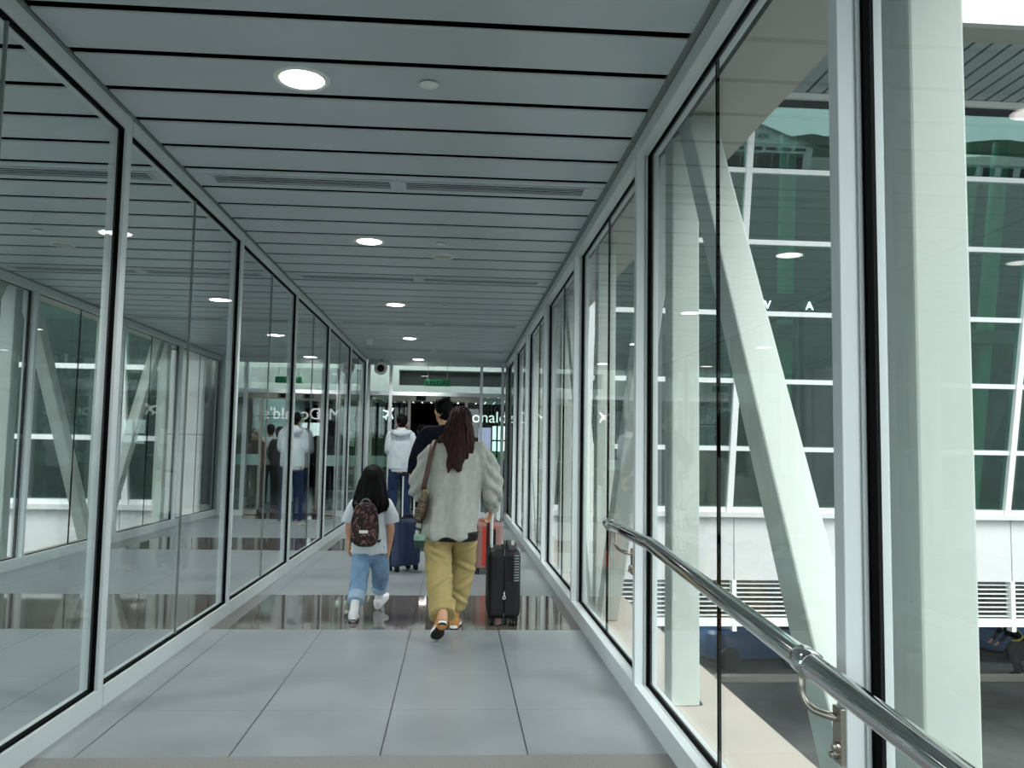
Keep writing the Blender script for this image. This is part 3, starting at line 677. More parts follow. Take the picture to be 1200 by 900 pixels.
pl_ = pl_ + [(-x, y) for x, y in reversed(pl_[1:-1])]; ca_, sa_ = math.cos(-.7), math.sin(-.7)
pl_ = [(x * ca_ - y * sa_, x * sa_ + y * ca_) for x, y in pl_]
pm.loft([[(x, d_, 2.12 + z) for x, z in pl_] for d_ in (-.012, -.002)]).build('aeroplane_symbol', M_LIT, ps)

# ------------------------------------------------------------------ people
def frame_of(t, lat):
    t = t.normalized(); l = Vector(lat); l = l - t * l.dot(t)
    if l.length < .25:
        l = Vector((0, 1, 0)); l = l - t * l.dot(t)
    l.normalize(); return l, t.cross(l)
def chain(mb, P, R, n=20, caps=(True, True), lat=(1, 0, 0), sub=3):
    """tapered limb through points P; R = radius or (lateral, depth) per point; rounded or flat ends"""
    P = [Vector(p) for p in P]; R = [(r, r) if not isinstance(r, (tuple, list)) else r for r in R]
    k = len(P); Q = []; S = []
    for i in range(k - 1):
        p0, p1, p2, p3 = P[max(i - 1, 0)], P[i], P[i + 1], P[min(i + 2, k - 1)]
        for j in range(sub):
            u = j / sub
            q = ((2 * p1) + (p2 - p0) * u + (2 * p0 - 5 * p1 + 4 * p2 - p3) * u * u + (3 * p1 - p0 - 3 * p2 + p3) * u ** 3) * .5
            Q.append(q); S.append(tuple(R[i][a] + (R[i + 1][a] - R[i][a]) * (u * u * (3 - 2 * u)) for a in (0, 1)))
    Q.append(P[-1]); S.append(R[-1]); rings = []; k = len(Q)
    def ring(c, t, s):
        l, b = frame_of(t, lat)
        return [c + l * (s[0] * math.cos(2 * math.pi * j / n)) + b * (s[1] * math.sin(2 * math.pi * j / n)) for j in range(n)]
    t0 = Q[1] - Q[0]; t1 = Q[-1] - Q[-2]; t0.normalize(); t1.normalize()
    if caps[0]:
        for a in (80, 55, 28): rings.append(ring(Q[0] - t0 * (min(S[0]) * math.sin(math.radians(a))), t0, tuple(v * math.cos(math.radians(a)) for v in S[0])))
    for i in range(k): rings.append(ring(Q[i], Q[min(i + 1, k - 1)] - Q[max(i - 1, 0)], S[i]))
    if caps[1]:
        for a in (28, 55, 80): rings.append(ring(Q[-1] + t1 * (min(S[-1]) * math.sin(math.radians(a))), t1, tuple(v * math.cos(math.radians(a)) for v in S[-1])))
    mb.loft(rings); return mb
def ball(mb, c, r, n=20):
    r = (r, r, r) if not isinstance(r, (tuple, list)) else r; rings = []
    for i in range(n // 2 + 1):
        a = math.pi * (i + .04) / (n / 2 + .08) - math.pi / 2
        rings.append([(c[0] + r[0] * math.cos(a) * math.cos(2 * math.pi * j / n), c[1] + r[1] * math.cos(a) * math.sin(2 * math.pi * j / n), c[2] + r[2] * math.sin(a)) for j in range(n)])
    mb.loft(rings); return mb
def fuse(mb, name, material, parent, voxel=.007, smooth=4, wrinkle=0, freq=(9, 9, 4), seed=0, fold=None):
    """fuse overlapping lofts into one continuous skin, relax it, then raise cloth folds"""
    o = mb.build(name, material)
    r = o.modifiers.new('r', 'REMESH'); r.mode = 'VOXEL'; r.voxel_size = voxel
    s = o.modifiers.new('s', 'SMOOTH'); s.factor = .5; s.iterations = smooth
    dg = bpy.context.evaluated_depsgraph_get(); me = bpy.data.meshes.new_from_object(o.evaluated_get(dg))
    bpy.data.objects.remove(o)
    if wrinkle or fold:
        nm = [v.normal.copy() for v in me.vertices]
        for v, n_ in zip(me.vertices, nm):
            d = 0
            if wrinkle:
                q = Vector((v.co.x * freq[0] + seed, v.co.y * freq[1], v.co.z * freq[2]))
                a = noise.noise(q); b_ = noise.noise(q * 2.3 + Vector((5, 1, 2)))
                d += wrinkle * ((1 - abs(a) * 2.2) * .7 + b_ * .45)
            if fold: d += fold(v.co)
            v.co += n_ * d
    for p in me.polygons: p.use_smooth = True
    me.materials.clear(); me.materials.append(material)
    q = bpy.data.objects.new(name, me); COL.objects.link(q); q.parent = parent
    return q
def hand(mb, wrist, d, palm, thumb, s=1.0, curl=.35):
    """palm, four bent fingers of unequal length and a thumb from the side of the palm"""
    d = Vector(d).normalized(); pn = Vector(palm); pn = (pn - d * pn.dot(d)).normalized(); th = Vector(thumb); th = (th - d * th.dot(d) - pn * th.dot(pn)).normalized()
    w = Vector(wrist)
    chain(mb, [w - d * .02 * s, w + d * .02 * s, w + d * .055 * s, w + d * .082 * s], [(.024 * s, .019 * s), (.031 * s, .017 * s), (.038 * s, .015 * s), (.036 * s, .013 * s)], 14, lat=th)
    for i, (o, L) in enumerate(((.027, .068), (.009, .077), (-.009, .072), (-.026, .056))):
        p = w + d * .080 * s + th * o * s; c = p; pts = [p - d * .012 * s, p]; a = curl * .6
        for seg in (.42, .32, .26):
            v = d * math.cos(a) + pn * math.sin(a); c = c + v * L * seg * s; pts.append(c); a += curl
        chain(mb, pts, [.0092 * s, .0095 * s, .0085 * s, .008 * s, .0068 * s], 10, lat=th, sub=2)
    b = w + d * .026 * s + th * .026 * s
    chain(mb, [b - th * .008 * s, b + (d * .5 + th * .7 + pn * .25) * .03 * s, b + (d * .95 + th * .75 + pn * .45) * .048 * s], [.0125 * s, .0105 * s, .008 * s], 10, lat=pn, sub=2)
def person_body(t, J, skin, s=1.0, vox=.006, curl=(.35, .35)):
    """one continuous figure from joints: neck and head, tapering limbs, five-fingered hands, feet"""
    mb = MB(); V = Vector
    pel, che, nk, hd = V(J['pel']), V(J['che']), V(J['nk']), V(J['hd'])
    chain(mb, [pel - V((0, 0, .07 * s)), pel, pel.lerp(che, .45), che, che.lerp(nk, .6), nk - V((0, 0, .03 * s))],
          [(.13 * s, .095 * s), (.155 * s, .105 * s), (.125 * s, .09 * s), (.155 * s, .10 * s), (.13 * s, .075 * s), (.06 * s, .055 * s)])
    f = V(J.get('face', (0, 1, 0))).normalized(); r = f.cross(V((0, 0, 1))).normalized(); u = r.cross(f)
    hs = J.get('hs', s)
    chain(mb, [nk - V((0, 0, .05 * s)), nk, hd - u * .05 * hs - f * .012 * hs], [.06 * s, .05 * s, .05 * s], 16)
    ball(mb, hd + u * .015 * hs - f * .008 * hs, (.074 * hs, .092 * hs, .098 * hs))
    chain(mb, [hd - u * .02 * hs + f * .015 * hs, hd - u * .062 * hs + f * .038 * hs, hd - u * .098 * hs + f * .060 * hs], [(.066 * hs, .062 * hs), (.055 * hs, .048 * hs), (.024 * hs, .02 * hs)], 16, lat=r)
    chain(mb, [hd + u * .012 * hs + f * .078 * hs, hd - u * .022 * hs + f * .100 * hs, hd - u * .032 * hs + f * .088 * hs], [.010 * hs, .014 * hs, .015 * hs], 10, lat=r)
    for q in (-1, 1):
        chain(mb, [hd + r * q * .073 * hs - u * .028 * hs - f * .006 * hs, hd + r * q * .081 * hs - f * .012 * hs, hd + r * q * .079 * hs + u * .022 * hs - f * .010 * hs], [.009 * hs, .0135 * hs, .012 * hs], 10, lat=f)
        chain(mb, [hd + r * q * .014 * hs + u * .027 * hs + f * .080 * hs, hd + r * q * .048 * hs + u * .028 * hs + f * .066 * hs], [.010 * hs, .009 * hs], 8, lat=u)
    for side in 'LR':
        sh, el, wr = V(J['sh' + side]), V(J['el' + side]), V(J['wr' + side])
        chain(mb, [che.lerp(nk, .45), che.lerp(nk, .45).lerp(sh, .6), sh], [(.07 * s, .06 * s), (.062 * s, .058 * s), .056 * s], 14, lat=(0, 0, 1))
        chain(mb, [sh, sh.lerp(el, .4), el, el.lerp(wr, .3), wr], [.054 * s, .046 * s, .039 * s, .040 * s, .025 * s], 14)
        hd_, pn_, th_ = J.get('hand' + side, ((wr - el), (0, 1, 0), (0, 1, 0)))
        hand(mb, wr, hd_, pn_, th_, hs, curl[0 if side == 'L' else 1])
        hp, kn, an, to = V(J['hip' + side]), V(J['kn' + side]), V(J['an' + side]), V(J['to' + side])
        chain(mb, [hp, hp.lerp(kn, .35), kn, kn.lerp(an, .3), kn.lerp(an, .7), an], [.088 * s, .078 * s, .053 * s, .054 * s, .039 * s, .034 * s], 16)
        he = V(J['he' + side]); 
        chain(mb, [an, he.lerp(an, .35), he.lerp(to, .3) + (an - he) * .28, he.lerp(to, .7) + (an - he) * .08, to], [.033 * s, .034 * s, .036 * s, (.038 * s, .022 * s), (.028 * s, .014 * s)], 14)
    b = fuse(mb, 'body', skin, t, vox, 3)
    e = MB()
    for q in (-1, 1): ball(e, hd + r * q * .031 * hs + u * .008 * hs + f * .070 * hs, (.0125 * hs,) * 3, 12)
    e.build('eyes', M_WHITEP, b, 'all')
    e = MB()
    for q in (-1, 1): ball(e, hd + r * q * .031 * hs + u * .008 * hs + f * .0795 * hs, (.0055 * hs,) * 3, 10)
    e.build('pupils', M_BLACKP, b, 'all')
    e = MB(); chain(e, [hd - r * .024 * hs - u * .062 * hs + f * .084 * hs, hd - u * .064 * hs + f * .092 * hs, hd + r * .024 * hs - u * .062 * hs + f * .084 * hs], [.004 * hs, .0075 * hs, .004 * hs], 10, lat=(0, 0, 1))
    e.build('lips', mat('lips', (150, 84, 78), .5), b, 'all')
    return b
def shoe(t, name, he, to, upv, W, upper, sole, rim, s=1.0, collar=.085):
    """low trainer: outsole, white foxing band and canvas upper, following heel he -> toe to"""
    he, to = Vector(he), Vector(to); d = (to - he); L = d.length; d.normalize(); upv = Vector(upv); upv = (upv - d * upv.dot(d)).normalized(); r = d.cross(upv)
    def outline(k, off, e):
        out = []
        for i in range(40):
            a = 2 * math.pi * i / 40; x = .5 - .5 * math.cos(a); y = (1 if math.sin(a) >= 0 else -1) * abs(math.sin(a)) ** .62
            w = W * (.40 + .16 * x - .10 * math.exp(-((x - .42) / .16) ** 2)) * k
            out.append(he + d * ((x - .5) * (L + e) + .5 * L) + r * (y * w) + upv * off)
        return out
    o = MB().loft([outline(.94, 0, -.006), outline(1, .004 * s, 0), outline(1, .010 * s, 0)]).build(name, sole, t, True)
    MB().loft([outline(1.01, .009 * s, .002), outline(1.04, .016 * s, .004), outline(1.03, .030 * s, .002)]).build('sole_band', rim, o, True)
    m_ = MB()
    chain(m_, [he + d * L * .20 + upv * collar * s, he + d * L * .17 + upv * .045 * s, he + d * L * .20 + upv * .022 * s], [(.038 * s, .042 * s), (W * .42, .045 * s), (W * .44, .042 * s)], 18, (False, True), lat=r)
    chain(m_, [he + d * L * .14 + upv * .034 * s, he + d * L * .40 + upv * .045 * s, he + d * L * .70 + upv * .030 * s, he + d * L * .90 + upv * .024 * s], [(W * .42, .026 * s), (W * .42, .036 * s), (W * .50, .024 * s), (W * .40, .016 * s)], 18, lat=r)
    fuse(m_, 'upper', upper, o, .005, 3)
    l_ = MB()
    for i in range(4):
        p = he + d * L * (.44 + i * .07) + upv * (.078 - i * .009) * s
        chain(l_, [p - r * W * .24, p + upv * .003, p + r * W * .24], [.0035] * 3, 8, lat=upv)
    l_.build('laces', rim, o, 'all')
    return o
def straighthair(t, material, hd, hs, tailpts, f=(0, 1, 0), cap=1.0, ridge=.005, vox=.006, extra=None):
    mb = MB(); hd = Vector(hd); f = Vector(f).normalized(); r = f.cross(Vector((0, 0, 1)))
    ball(mb, hd + Vector((0, 0, .022 * hs)) - f * .016 * hs, (.088 * hs * cap, .104 * hs * cap, .106 * hs * cap))
    chain(mb, [p for p, q in tailpts], [q for p, q in tailpts], 24, (True, True), lat=r)
    for ch in (extra or []): chain(mb, [p for p, q in ch], [q for p, q in ch], 14, lat=r)
    cut = hd + f * .060 * hs
    def strand(co):
        a = math.atan2(co.y - hd.y + .02, co.x - hd.x)
        return ridge * (noise.noise(Vector((a * 9, co.z * 1.6, 1))) + .5 * noise.noise(Vector((a * 23, co.z * 2, 4))))
    return fuse(mb, 'hair', material, t, vox, 3, fold=strand)

# --- woman in the stone-grey overshirt (origin on the floor below her pelvis)
wm = thing('person', (0, 5.95, 0), 'woman with long brown hair in loose grey overshirt and khaki trousers, walking away', 'person')
J = dict(pel=(-.02, 0, .86), che=(.0, .0, 1.16), nk=(.02, .01, 1.33), hd=(.028, .03, 1.445), face=(-.12, 1, -.04), hs=.98,
         shL=(-.155, 0, 1.255), elL=(-.24, .04, 1.0), wrL=(-.205, .24, .97), handL=((.1, 1, -.1), (1, 0, 0), (0, 0, 1)),
         shR=(.18, 0, 1.255), elR=(.275, .02, 1.0), wrR=(.272, .12, .85), handR=((-.25, .35, -1), (-1, -.2, 0), (0, 1, 0)),
         hipL=(-.11, 0, .83), knL=(-.10, -.03, .47), anL=(-.062, -.375, .215), heL=(-.058, -.425, .155), toL=(-.100, -.245, .03),
         hipR=(.07, 0, .83), knR=(.07, .12, .46), anR=(.02, .13, .10), heR=(.012, .10, .012), toR=(.03, .34, .012))
person_body(wm, J, M_SKIN, .96, .006, (.5, .9))
# overshirt
mb = MB()
chain(mb, [(-.045, -.01, .70), (-.035, -.01, .80), (-.02, -.005, .95), (-.0, 0, 1.12), (.012, 0, 1.24), (.018, .0, 1.315), (.02, .005, 1.345)],
      [(.215, .165), (.205, .165), (.195, .16), (.20, .15), (.19, .125), (.12, .085), (.062, .062)], 40, (False, False))
chain(mb, [(-.045, -.01, .66), (-.045, -.01, .70)], [(.214, .165), (.215, .165)], 40, (False, False))
chain(mb, [(-.05, 0, 1.27), (-.15, 0, 1.225), (-.205, .02, 1.10), (-.245, .06, .985), (-.22, .2, .97)], [.07, .082, .082, .072, .055], 24, (True, False), lat=(0, 1, 0))
chain(mb, [(.09, 0, 1.27), (.18, 0, 1.23), (.238, .01, 1.11), (.272, .02, .99), (.278, .08, .875)], [.07, .082, .082, .070, .05], 24, (True, False), lat=(0, 1, 0))
def jfold(co):
    z = max(0, min(1, (1.25 - co.z) / .5))
    a = .016 * z * math.sin(co.x * 38 + 2 * noise.noise(Vector((co.x * 3, 1, co.z * 3))))
    if abs(co.x) > .215 and co.z > .85:
        a += .008 * math.sin((co.z * 1.0 + abs(co.x) * .9) * 62 + 3 * noise.noise(Vector((co.x * 8, co.y * 8, co.z * 5))))
    return a
shirt = fuse(mb, 'overshirt', M_JACKET, wm, .0075, 4, .010, (11, 9, 3.2), 3, jfold)
mb = MB(); chain(mb, [(.02, .005, 1.315), (.022, .012, 1.365)], [(.082, .075), (.068, .066)], 28, (False, False)); fuse(mb, 'collar', M_JACKET, shirt, .006, 2)
mb = MB(); chain(mb, [(.277, .078, .885), (.275, .105, .838)], [.049, .044], 22, (False, False), lat=(0, 1, 0)); fuse(mb, 'cuff', M_JACKET, shirt, .006, 2)
mb = MB(); chain(mb, [(-.22, .19, .97), (-.21, .235, .97)], [.055, .048], 22, (False, False), lat=(0, 1, 0)); fuse(mb, 'cuff', M_JACKET, shirt, .006, 2)
mb = MB(); chain(mb, [(.0, -.02, .635), (.0, -.02, .70)], [(.165, .135), (.18, .14)], 36, (False, False)); fuse(mb, 'undershirt', M_BLACKP, wm, .008, 2)
# khaki trousers
mb = MB()
chain(mb, [(-.015, 0, .93), (-.02, -.01, .80), (-.02, 0, .72)], [(.15, .12), (.16, .135), (.14, .115)], 32, (False, True))
chain(mb, [(-.095, 0, .80), (-.108, -.01, .62), (-.10, -.05, .46), (-.082, -.22, .30), (-.064, -.36, .185)], [(.09, .11), (.092, .108), (.088, .095), (.084, .086), (.088, .08)], 28, (True, False))
chain(mb, [(.055, 0, .80), (.07, .06, .62), (.072, .12, .46), (.052, .13, .28), (.032, .13, .135)], [(.09, .11), (.09, .108), (.084, .095), (.074, .082), (.056, .062)], 28, (True, False))
def kfold(co):
    d = 0
    for (x, y, z, tilt) in ((-.10, -.05, .50, .8), (-.12, 0, .56, .5), (-.08, -.15, .36, -.7), (.10, .1, .44, .6), (.06, .12, .30, -.8), (.05, .13, .22, .9), (.09, .05, .58, -.6)):
        q = (co.z - z) + tilt * (co.x - x) * .8; w = math.exp(-((co.x - x) / .07) ** 2)
        d += .013 * w * (math.exp(-(q / .018) ** 2) - .8 * math.exp(-((q - .03) / .016) ** 2))
    return d
fuse(mb, 'trousers', M_KHAKI, wm, .007, 4, .009, (9, 9, 5), 8, kfold)
# shoes: trailing foot on its toe, leading foot flat
shoe(wm, 'shoe', (-.055, -.445, .150), (-.108, -.250, .006), (0, .6, .8), .090, M_TAN, M_SOLE, M_WRUB, .95, .12)
shoe(wm, 'shoe', (.012, .075, .002), (.035, .325, .002), (0, 0, 1), .088, M_TAN, M_SOLE, M_WRUB, .95, .12)
V_ = Vector
straighthair(wm, M_HAIRM, (.028, .03, 1.455), .98,
             [(V_((.028, -.01, 1.50)), (.075, .06)), (V_((.018, -.055, 1.40)), (.105, .062)), (V_((.022, -.085, 1.32)), (.112, .05)), (V_((.018, -.115, 1.25)), (.085, .034)), (V_((.012, -.15, 1.18)), (.05, .024)), (V_((.03, -.165, 1.13)), (.022, .014))],
             (-.12, 1, -.04), .98, .009, .005,
             [[(V_((-.01, -.07, 1.36)), .04), (V_((-.085, -.075, 1.345)), .03), (V_((-.115, -.06, 1.325)), .016)],
              [(V_((.07, -.07, 1.40)), .045), (V_((.105, -.085, 1.30)), .026), (V_((.112, -.10, 1.245)), .010)],
              [(V_((-.02, -.10, 1.28)), .03), (V_((-.035, -.15, 1.18)), .022), (V_((-.045, -.165, 1.115)), .010)]])

# shoulder bag of the woman: strap over the left shoulder, bag and leopard scarf at the hip
sb = thing('shoulder_bag', (-.205, 5.90, .875), 'brown leather shoulder bag with leopard print scarf at the woman left hip', 'bag')
def band(mb, P, w, th, out):
    P = [Vector(p) for p in P]; rings = []
    for i, p in enumerate(P):
        tg = (P[min(i + 1, len(P) - 1)] - P[max(i - 1, 0)]).normalized(); o_ = Vector(out[i] if isinstance(out, list) else out); o_ = (o_ - tg * o_.dot(tg)).normalized(); l = tg.cross(o_)
        rings.append([p + l * w / 2 + o_ * th / 2, p - l * w / 2 + o_ * th / 2, p - l * w / 2 - o_ * th / 2, p + l * w / 2 - o_ * th / 2])
    mb.loft(rings); return mb
def crv(P, n=8):
    P = [Vector(p) for p in P]; Q = []
    for i in range(len(P) - 1):
        p0, p1, p2, p3 = P[max(i - 1, 0)], P[i], P[i + 1], P[min(i + 2, len(P) - 1)]
        for j in range(n):
            u = j / n; Q.append(((2 * p1) + (p2 - p0) * u + (2 * p0 - 5 * p1 + 4 * p2 - p3) * u * u + (3 * p1 - p0 - 3 * p2 + p3) * u ** 3) * .5)
    return Q + [P[-1]]
SBP = [(-.115, .13, 1.20), (-.135, .06, 1.315), (-.15, -.03, 1.325), (-.165, -.115, 1.255), (-.185, -.168, 1.13), (-.205, -.172, 1.03), (-.21, -.15, .965)]
band(MB(), crv([(x + .205, y + .05, z - .875) for x, y, z in SBP]), .036, .006, (-.2, -1, .4)).build('strap', M_BROWN, sb, 'all')
mb = MB(); chain(mb, [(0.0, -.09, .07), (-.015, -.06, .0), (-.03, -.03, -.075)], [(.024, .045), (.036, .075), (.036, .07)], 24, lat=(1, 0, 0)); fuse(mb, 'bag_body', M_BROWN, sb, .006, 3, .003)
mb = MB(); chain(mb, [(.0, -.125, .10), (-.005, -.145, .05), (-.022, -.145, -.01), (-.045, -.135, -.08)], [(.014, .011), (.024, .02), (.028, .02), (.022, .016)], 18); fuse(mb, 'scarf', M_LEOPARD, sb, .005, 2, .006, (30, 30, 12))
mb = MB(); mb.tube([(.004 + .017 * math.cos(a), -.128, .098 + .017 * math.sin(a)) for a in [2 * math.pi * i / 20 for i in range(20)]], .0035, 8, False, True); mb.build('buckle', M_GOLD, sb, 'all')
# small tumbler clipped below
tu = thing('tumbler', (-.23, 5.775, .60), 'small dark green cup with pale band hanging below the woman bag', 'cup')
MB().lathe([(.001, 0), (.03, 0), (.034, .008), (.036, .05)], (0, 0, 0)).build('cup_body', mat('dark_green_enamel', (16, 52, 40), .4), tu, True)
MB().lathe([(.036, .05), (.040, .052), (.041, .082), (.034, .09), (.001, .091)], (0, 0, 0)).build('lid', mat('pale_green_band', (120, 150, 134), .4), tu, True)
MB().tube(crv([(.0, 0, .09), (.012, .01, .14), (.008, .02, .2), (-.005, .02, .24)]), .004, 8).build('cord', M_BLACKP, tu, 'all')

# --- girl with the backpack
gl_ = thing('person', (-.635, 6.52, 0), 'girl with long black hair in pale t-shirt and light jeans, carrying a backpack', 'person')
J = dict(pel=(0, 0, .56), che=(.0, .0, .78), nk=(.0, .0, .905), hd=(.005, .015, 1.005), face=(.05, 1, -.05), hs=.90,
         shL=(-.105, 0, .845), elL=(-.16, -.0, .68), wrL=(-.165, .03, .555), handL=((-.02, .12, -1), (1, .1, 0), (.1, 1, 0)),
         shR=(.105, 0, .845), elR=(.155, -.02, .67), wrR=(.148, .01, .525), handR=((-.15, .2, -1), (-1, .1, 0), (-.1, 1, 0)),
         hipL=(-.065, 0, .55), knL=(-.07, -.03, .32), anL=(-.078, -.24, .085), heL=(-.080, -.275, .022), toL=(-.093, -.10, .008),
         hipR=(.065, 0, .55), knR=(.075, .12, .325), anR=(.055, .26, .10), heR=(.045, .235, .015), toR=(.105, .40, .085))
person_body(gl_, J, M_SKIN, .72, .005, (.5, .35))
mb = MB()
chain(mb, [(-.01, 0, .475), (-.005, 0, .60), (0, 0, .74), (0, 0, .84), (0, 0, .895), (0, 0, .915)], [(.138, .115), (.13, .11), (.122, .10), (.108, .085), (.07, .058), (.05, .05)], 32, (False, False))
for q in (-1, 1): chain(mb, [(q * .05, 0, .86), (q * .105, 0, .835), (q * .145, -.0, .76), (q * .158, -.0, .70)], [.05, .056, .058, .060], 20, (True, False), lat=(0, 1, 0))
tee = fuse(mb, 'tee_shirt', M_TEE, gl_, .006, 3, .007, (13, 13, 5), 2, lambda co: .006 * max(0, min(1, (.8 - co.z) / .3)) * math.sin(co.x * 55))
mb = MB()
chain(mb, [(0, 0, .60), (0, 0, .52), (0, 0, .47)], [(.1, .085), (.11, .09), (.1, .08)], 28, (False, True))
chain(mb, [(-.055, 0, .53), (-.066, -.02, .38), (-.068, -.06, .28), (-.07, -.18, .165)], [(.07, .076), (.07, .076), (.066, .07), (.06, .062)], 24, (True, False))
chain(mb, [(.06, 0, .53), (.072, .07, .38), (.072, .13, .29), (.062, .215, .18)], [(.07, .076), (.07, .076), (.064, .068), (.058, .06)], 24, (True, False))
jn = fuse(mb, 'jeans', M_LDENIM, gl_, .006, 3, .006, (14, 14, 9), 5)
M_CUFF = mat('pale_denim_cuff', (164, 190, 210), .85, var=.1, scale=12)
for P in ([(-.069, -.155, .19), (-.073, -.205, .142)], [(.063, .205, .20), (.060, .235, .155)]):
    mb = MB(); chain(mb, P, [(.066, .068), (.064, .066)], 24, (False, False)); fuse(mb, 'cuff', M_CUFF, jn, .006, 2)
M_SOCK = mat('white_sock', (222, 226, 228), .9)
for P in ([(-.074, -.21, .15), (-.078, -.245, .075)], [(.058, .24, .16), (.056, .26, .085)]):
    mb = MB(); chain(mb, P, [(.031, .033), (.033, .036)], 18, (False, True)); fuse(mb, 'sock', M_SOCK, gl_, .005, 1)
shoe(gl_, 'shoe', (-.079, -.290, .022), (-.095, -.09, .002), (0, .1, 1), .082, M_WSHOE, M_SOLE, M_WRUB, .85, .075)
shoe(gl_, 'shoe', (.043, .225, .004), (.105, .405, .085), (-.1, -.42, .9), .080, M_WSHOE, M_WRUB, M_WRUB, .85, .075)
straighthair(gl_, M_HAIRG, (.005, .015, 1.02), .96,
             [(V_((.005, -.005, 1.06)), (.085, .07)), (V_((.004, -.035, .98)), (.115, .07)), (V_((.003, -.06, .90)), (.132, .06)), (V_((.003, -.075, .845)), (.14, .05)), (V_((.003, -.085, .80)), (.118, .03))],
             (.05, 1, -.05), 1.0, .009, .005, [[(V_((-.09, -.05, .9)), .04), (V_((-.12, -.05, .80)), .018)], [(V_((.09, -.05, .9)), .04), (V_((.125, -.04, .79)), .016)]])

# backpack of the girl
bp_ = thing('backpack', (-.66, 6.365, .705), 'brown camouflage backpack with small white label on the girl back', 'backpack')
def sup(mb, c, r, p=3.2, n=36, m_=20, taper=0):
    rings = []
    sg = lambda v, e: (1 if v >= 0 else -1) * abs(v) ** e
    for i in range(m_ + 1):
        a = -math.pi / 2 + math.pi * (i + .02) / (m_ + .04); z = sg(math.sin(a), 2 / p); q = sg(math.cos(a), 2 / p)
        k = 1 - taper * (z * .5 + .5)
        rings.append([(c[0] + r[0] * k * q * sg(math.cos(b), 2 / p), c[1] + r[1] * k * q * sg(math.sin(b), 2 / p), c[2] + r[2] * z) for b in [2 * math.pi * j / n for j in range(n)]])
    mb.loft(rings); return mb
sup(MB(), (0, 0, -.005), (.112, .062, .165), 3.2, taper=.22).build('main_compartment', M_CAMO, bp_, 'all')
pk_ = sup(MB(), (0, -.055, -.062), (.092, .032, .092), 3.4, taper=.1).build('front_pocket', M_CAMO, bp_, 'all')
MB().tube([(.084 * math.cos(a), -.072, -.062 + .1 * math.sin(a)) for a in [math.pi * (i / 20) for i in range(21)]], .0035, 8).build('zipper', M_BLACKP, pk_, 'all')
MB().box(-.034, .030, -.0905, -.085, -.062, -.040).build('label_patch', M_WRUB, bp_, False, .001)
MB().tube([(.098 * math.cos(a), -.048, -.02 + .17 * math.sin(a)) for a in [math.pi * (.04 + .92 * i / 24) for i in range(25)]], .004, 8).build('zipper', M_BLACKP, bp_, 'all')
MB().tube([(.034 * math.cos(a), .02 - .03 * math.sin(a), .15 + .034 * math.sin(a)) for a in [math.pi * i / 14 for i in range(15)]], .006, 8).build('grab_loop', M_GROOVE, bp_, 'all')
for q in (-1, 1):
    band(MB(), crv([(q * .07, .04, .135), (q * .085, .10, .185), (q * .09, .17, .205), (q * .105, .235, .17), (q * .115, .25, .05), (q * .118, .18, -.08), (q * .09, .05, -.135)]), .034, .009, [(q * .3, 1, .5)] * 49).build('shoulder_strap', M_BLACKP, bp_, 'all')
MB().tube([(-.085, .0, -.165), (-.083, -.01, -.2), (-.08, -.012, -.225)], .004, 8).build('strap_end', M_WRUB, bp_, 'all')

# --- hooded boy further on
by = thing('person', (-.885, 13.6, 0), 'man in pale grey hooded sweatshirt and blue jeans, just before the end doorway', 'person'); by.scale = (1.12, 1.12, 1.12)
J = dict(pel=(.0, 0, .90), che=(.0, 0, 1.20), nk=(.01, 0, 1.375), hd=(.012, .03, 1.495), face=(-.1, 1, -.25), hs=.95,
         shL=(-.14, 0, 1.315), elL=(-.17, .02, 1.08), wrL=(-.09, .24, 1.10), handL=((.5, .8, .1), (.3, -.2, 1), (-.4, .3, 1)),
         shR=(.14, 0, 1.315), elR=(.17, .02, 1.08), wrR=(.1, .24, 1.10), handR=((-.5, .8, .1), (-.3, -.2, 1), (.4, .3, 1)),
         hipL=(-.085, 0, .86), knL=(-.095, .02, .48), anL=(-.105, -.02, .09), heL=(-.105, -.05, .012), toL=(-.125, .19, .012),
         hipR=(.085, 0, .86), knR=(.085, .05, .48), anR=(.085, .06, .09), heR=(.085, .03, .012), toR=(.115, .27, .012))
person_body(by, J, M_SKIN, 1.0, .008)
mb = MB()
chain(mb, [(0, 0, .84), (0, 0, .93), (0, -.005, 1.12), (0, 0, 1.28), (.005, 0, 1.37), (.008, 0, 1.42)], [(.168, .138), (.17, .14), (.16, .13), (.145, .115), (.09, .075), (.062, .06)], 36, (False, False))
for q in (-1, 1): chain(mb, [(q * .06, 0, 1.34), (q * .14, 0, 1.315), (q * .163, .0, 1.19), (q * .168, .03, 1.09), (q * .12, .20, 1.10)], [.06, .066, .058, .056, .042], 22, (True, False), lat=(0, 1, 0))
ho = fuse(mb, 'hoodie', M_HOODIE, by, .008, 4, .008, (9, 9, 5), 4)
mb = MB(); chain(mb, [(-.12, -.02, 1.375), (-.08, -.095, 1.355), (.005, -.125, 1.335), (.09, -.095, 1.355), (.13, -.02, 1.375)], [(.028, .032), (.04, .045), (.048, .055), (.04, .045), (.028, .032)], 18, lat=(0, 0, 1)); fuse(mb, 'hood', M_HOODIE, ho, .008, 3, .004)
mb = MB(); chain(mb, [(0, 0, .80), (0, 0, .85)], [(.158, .13), (.162, .134)], 36, (False, False)); fuse(mb, 'waistband', M_HOODIE, ho, .007, 1)
mb = MB()
chain(mb, [(0, 0, 1.0), (0, 0, .90), (0, 0, .82)], [(.13, .1), (.135, .105), (.12, .09)], 28, (False, True))
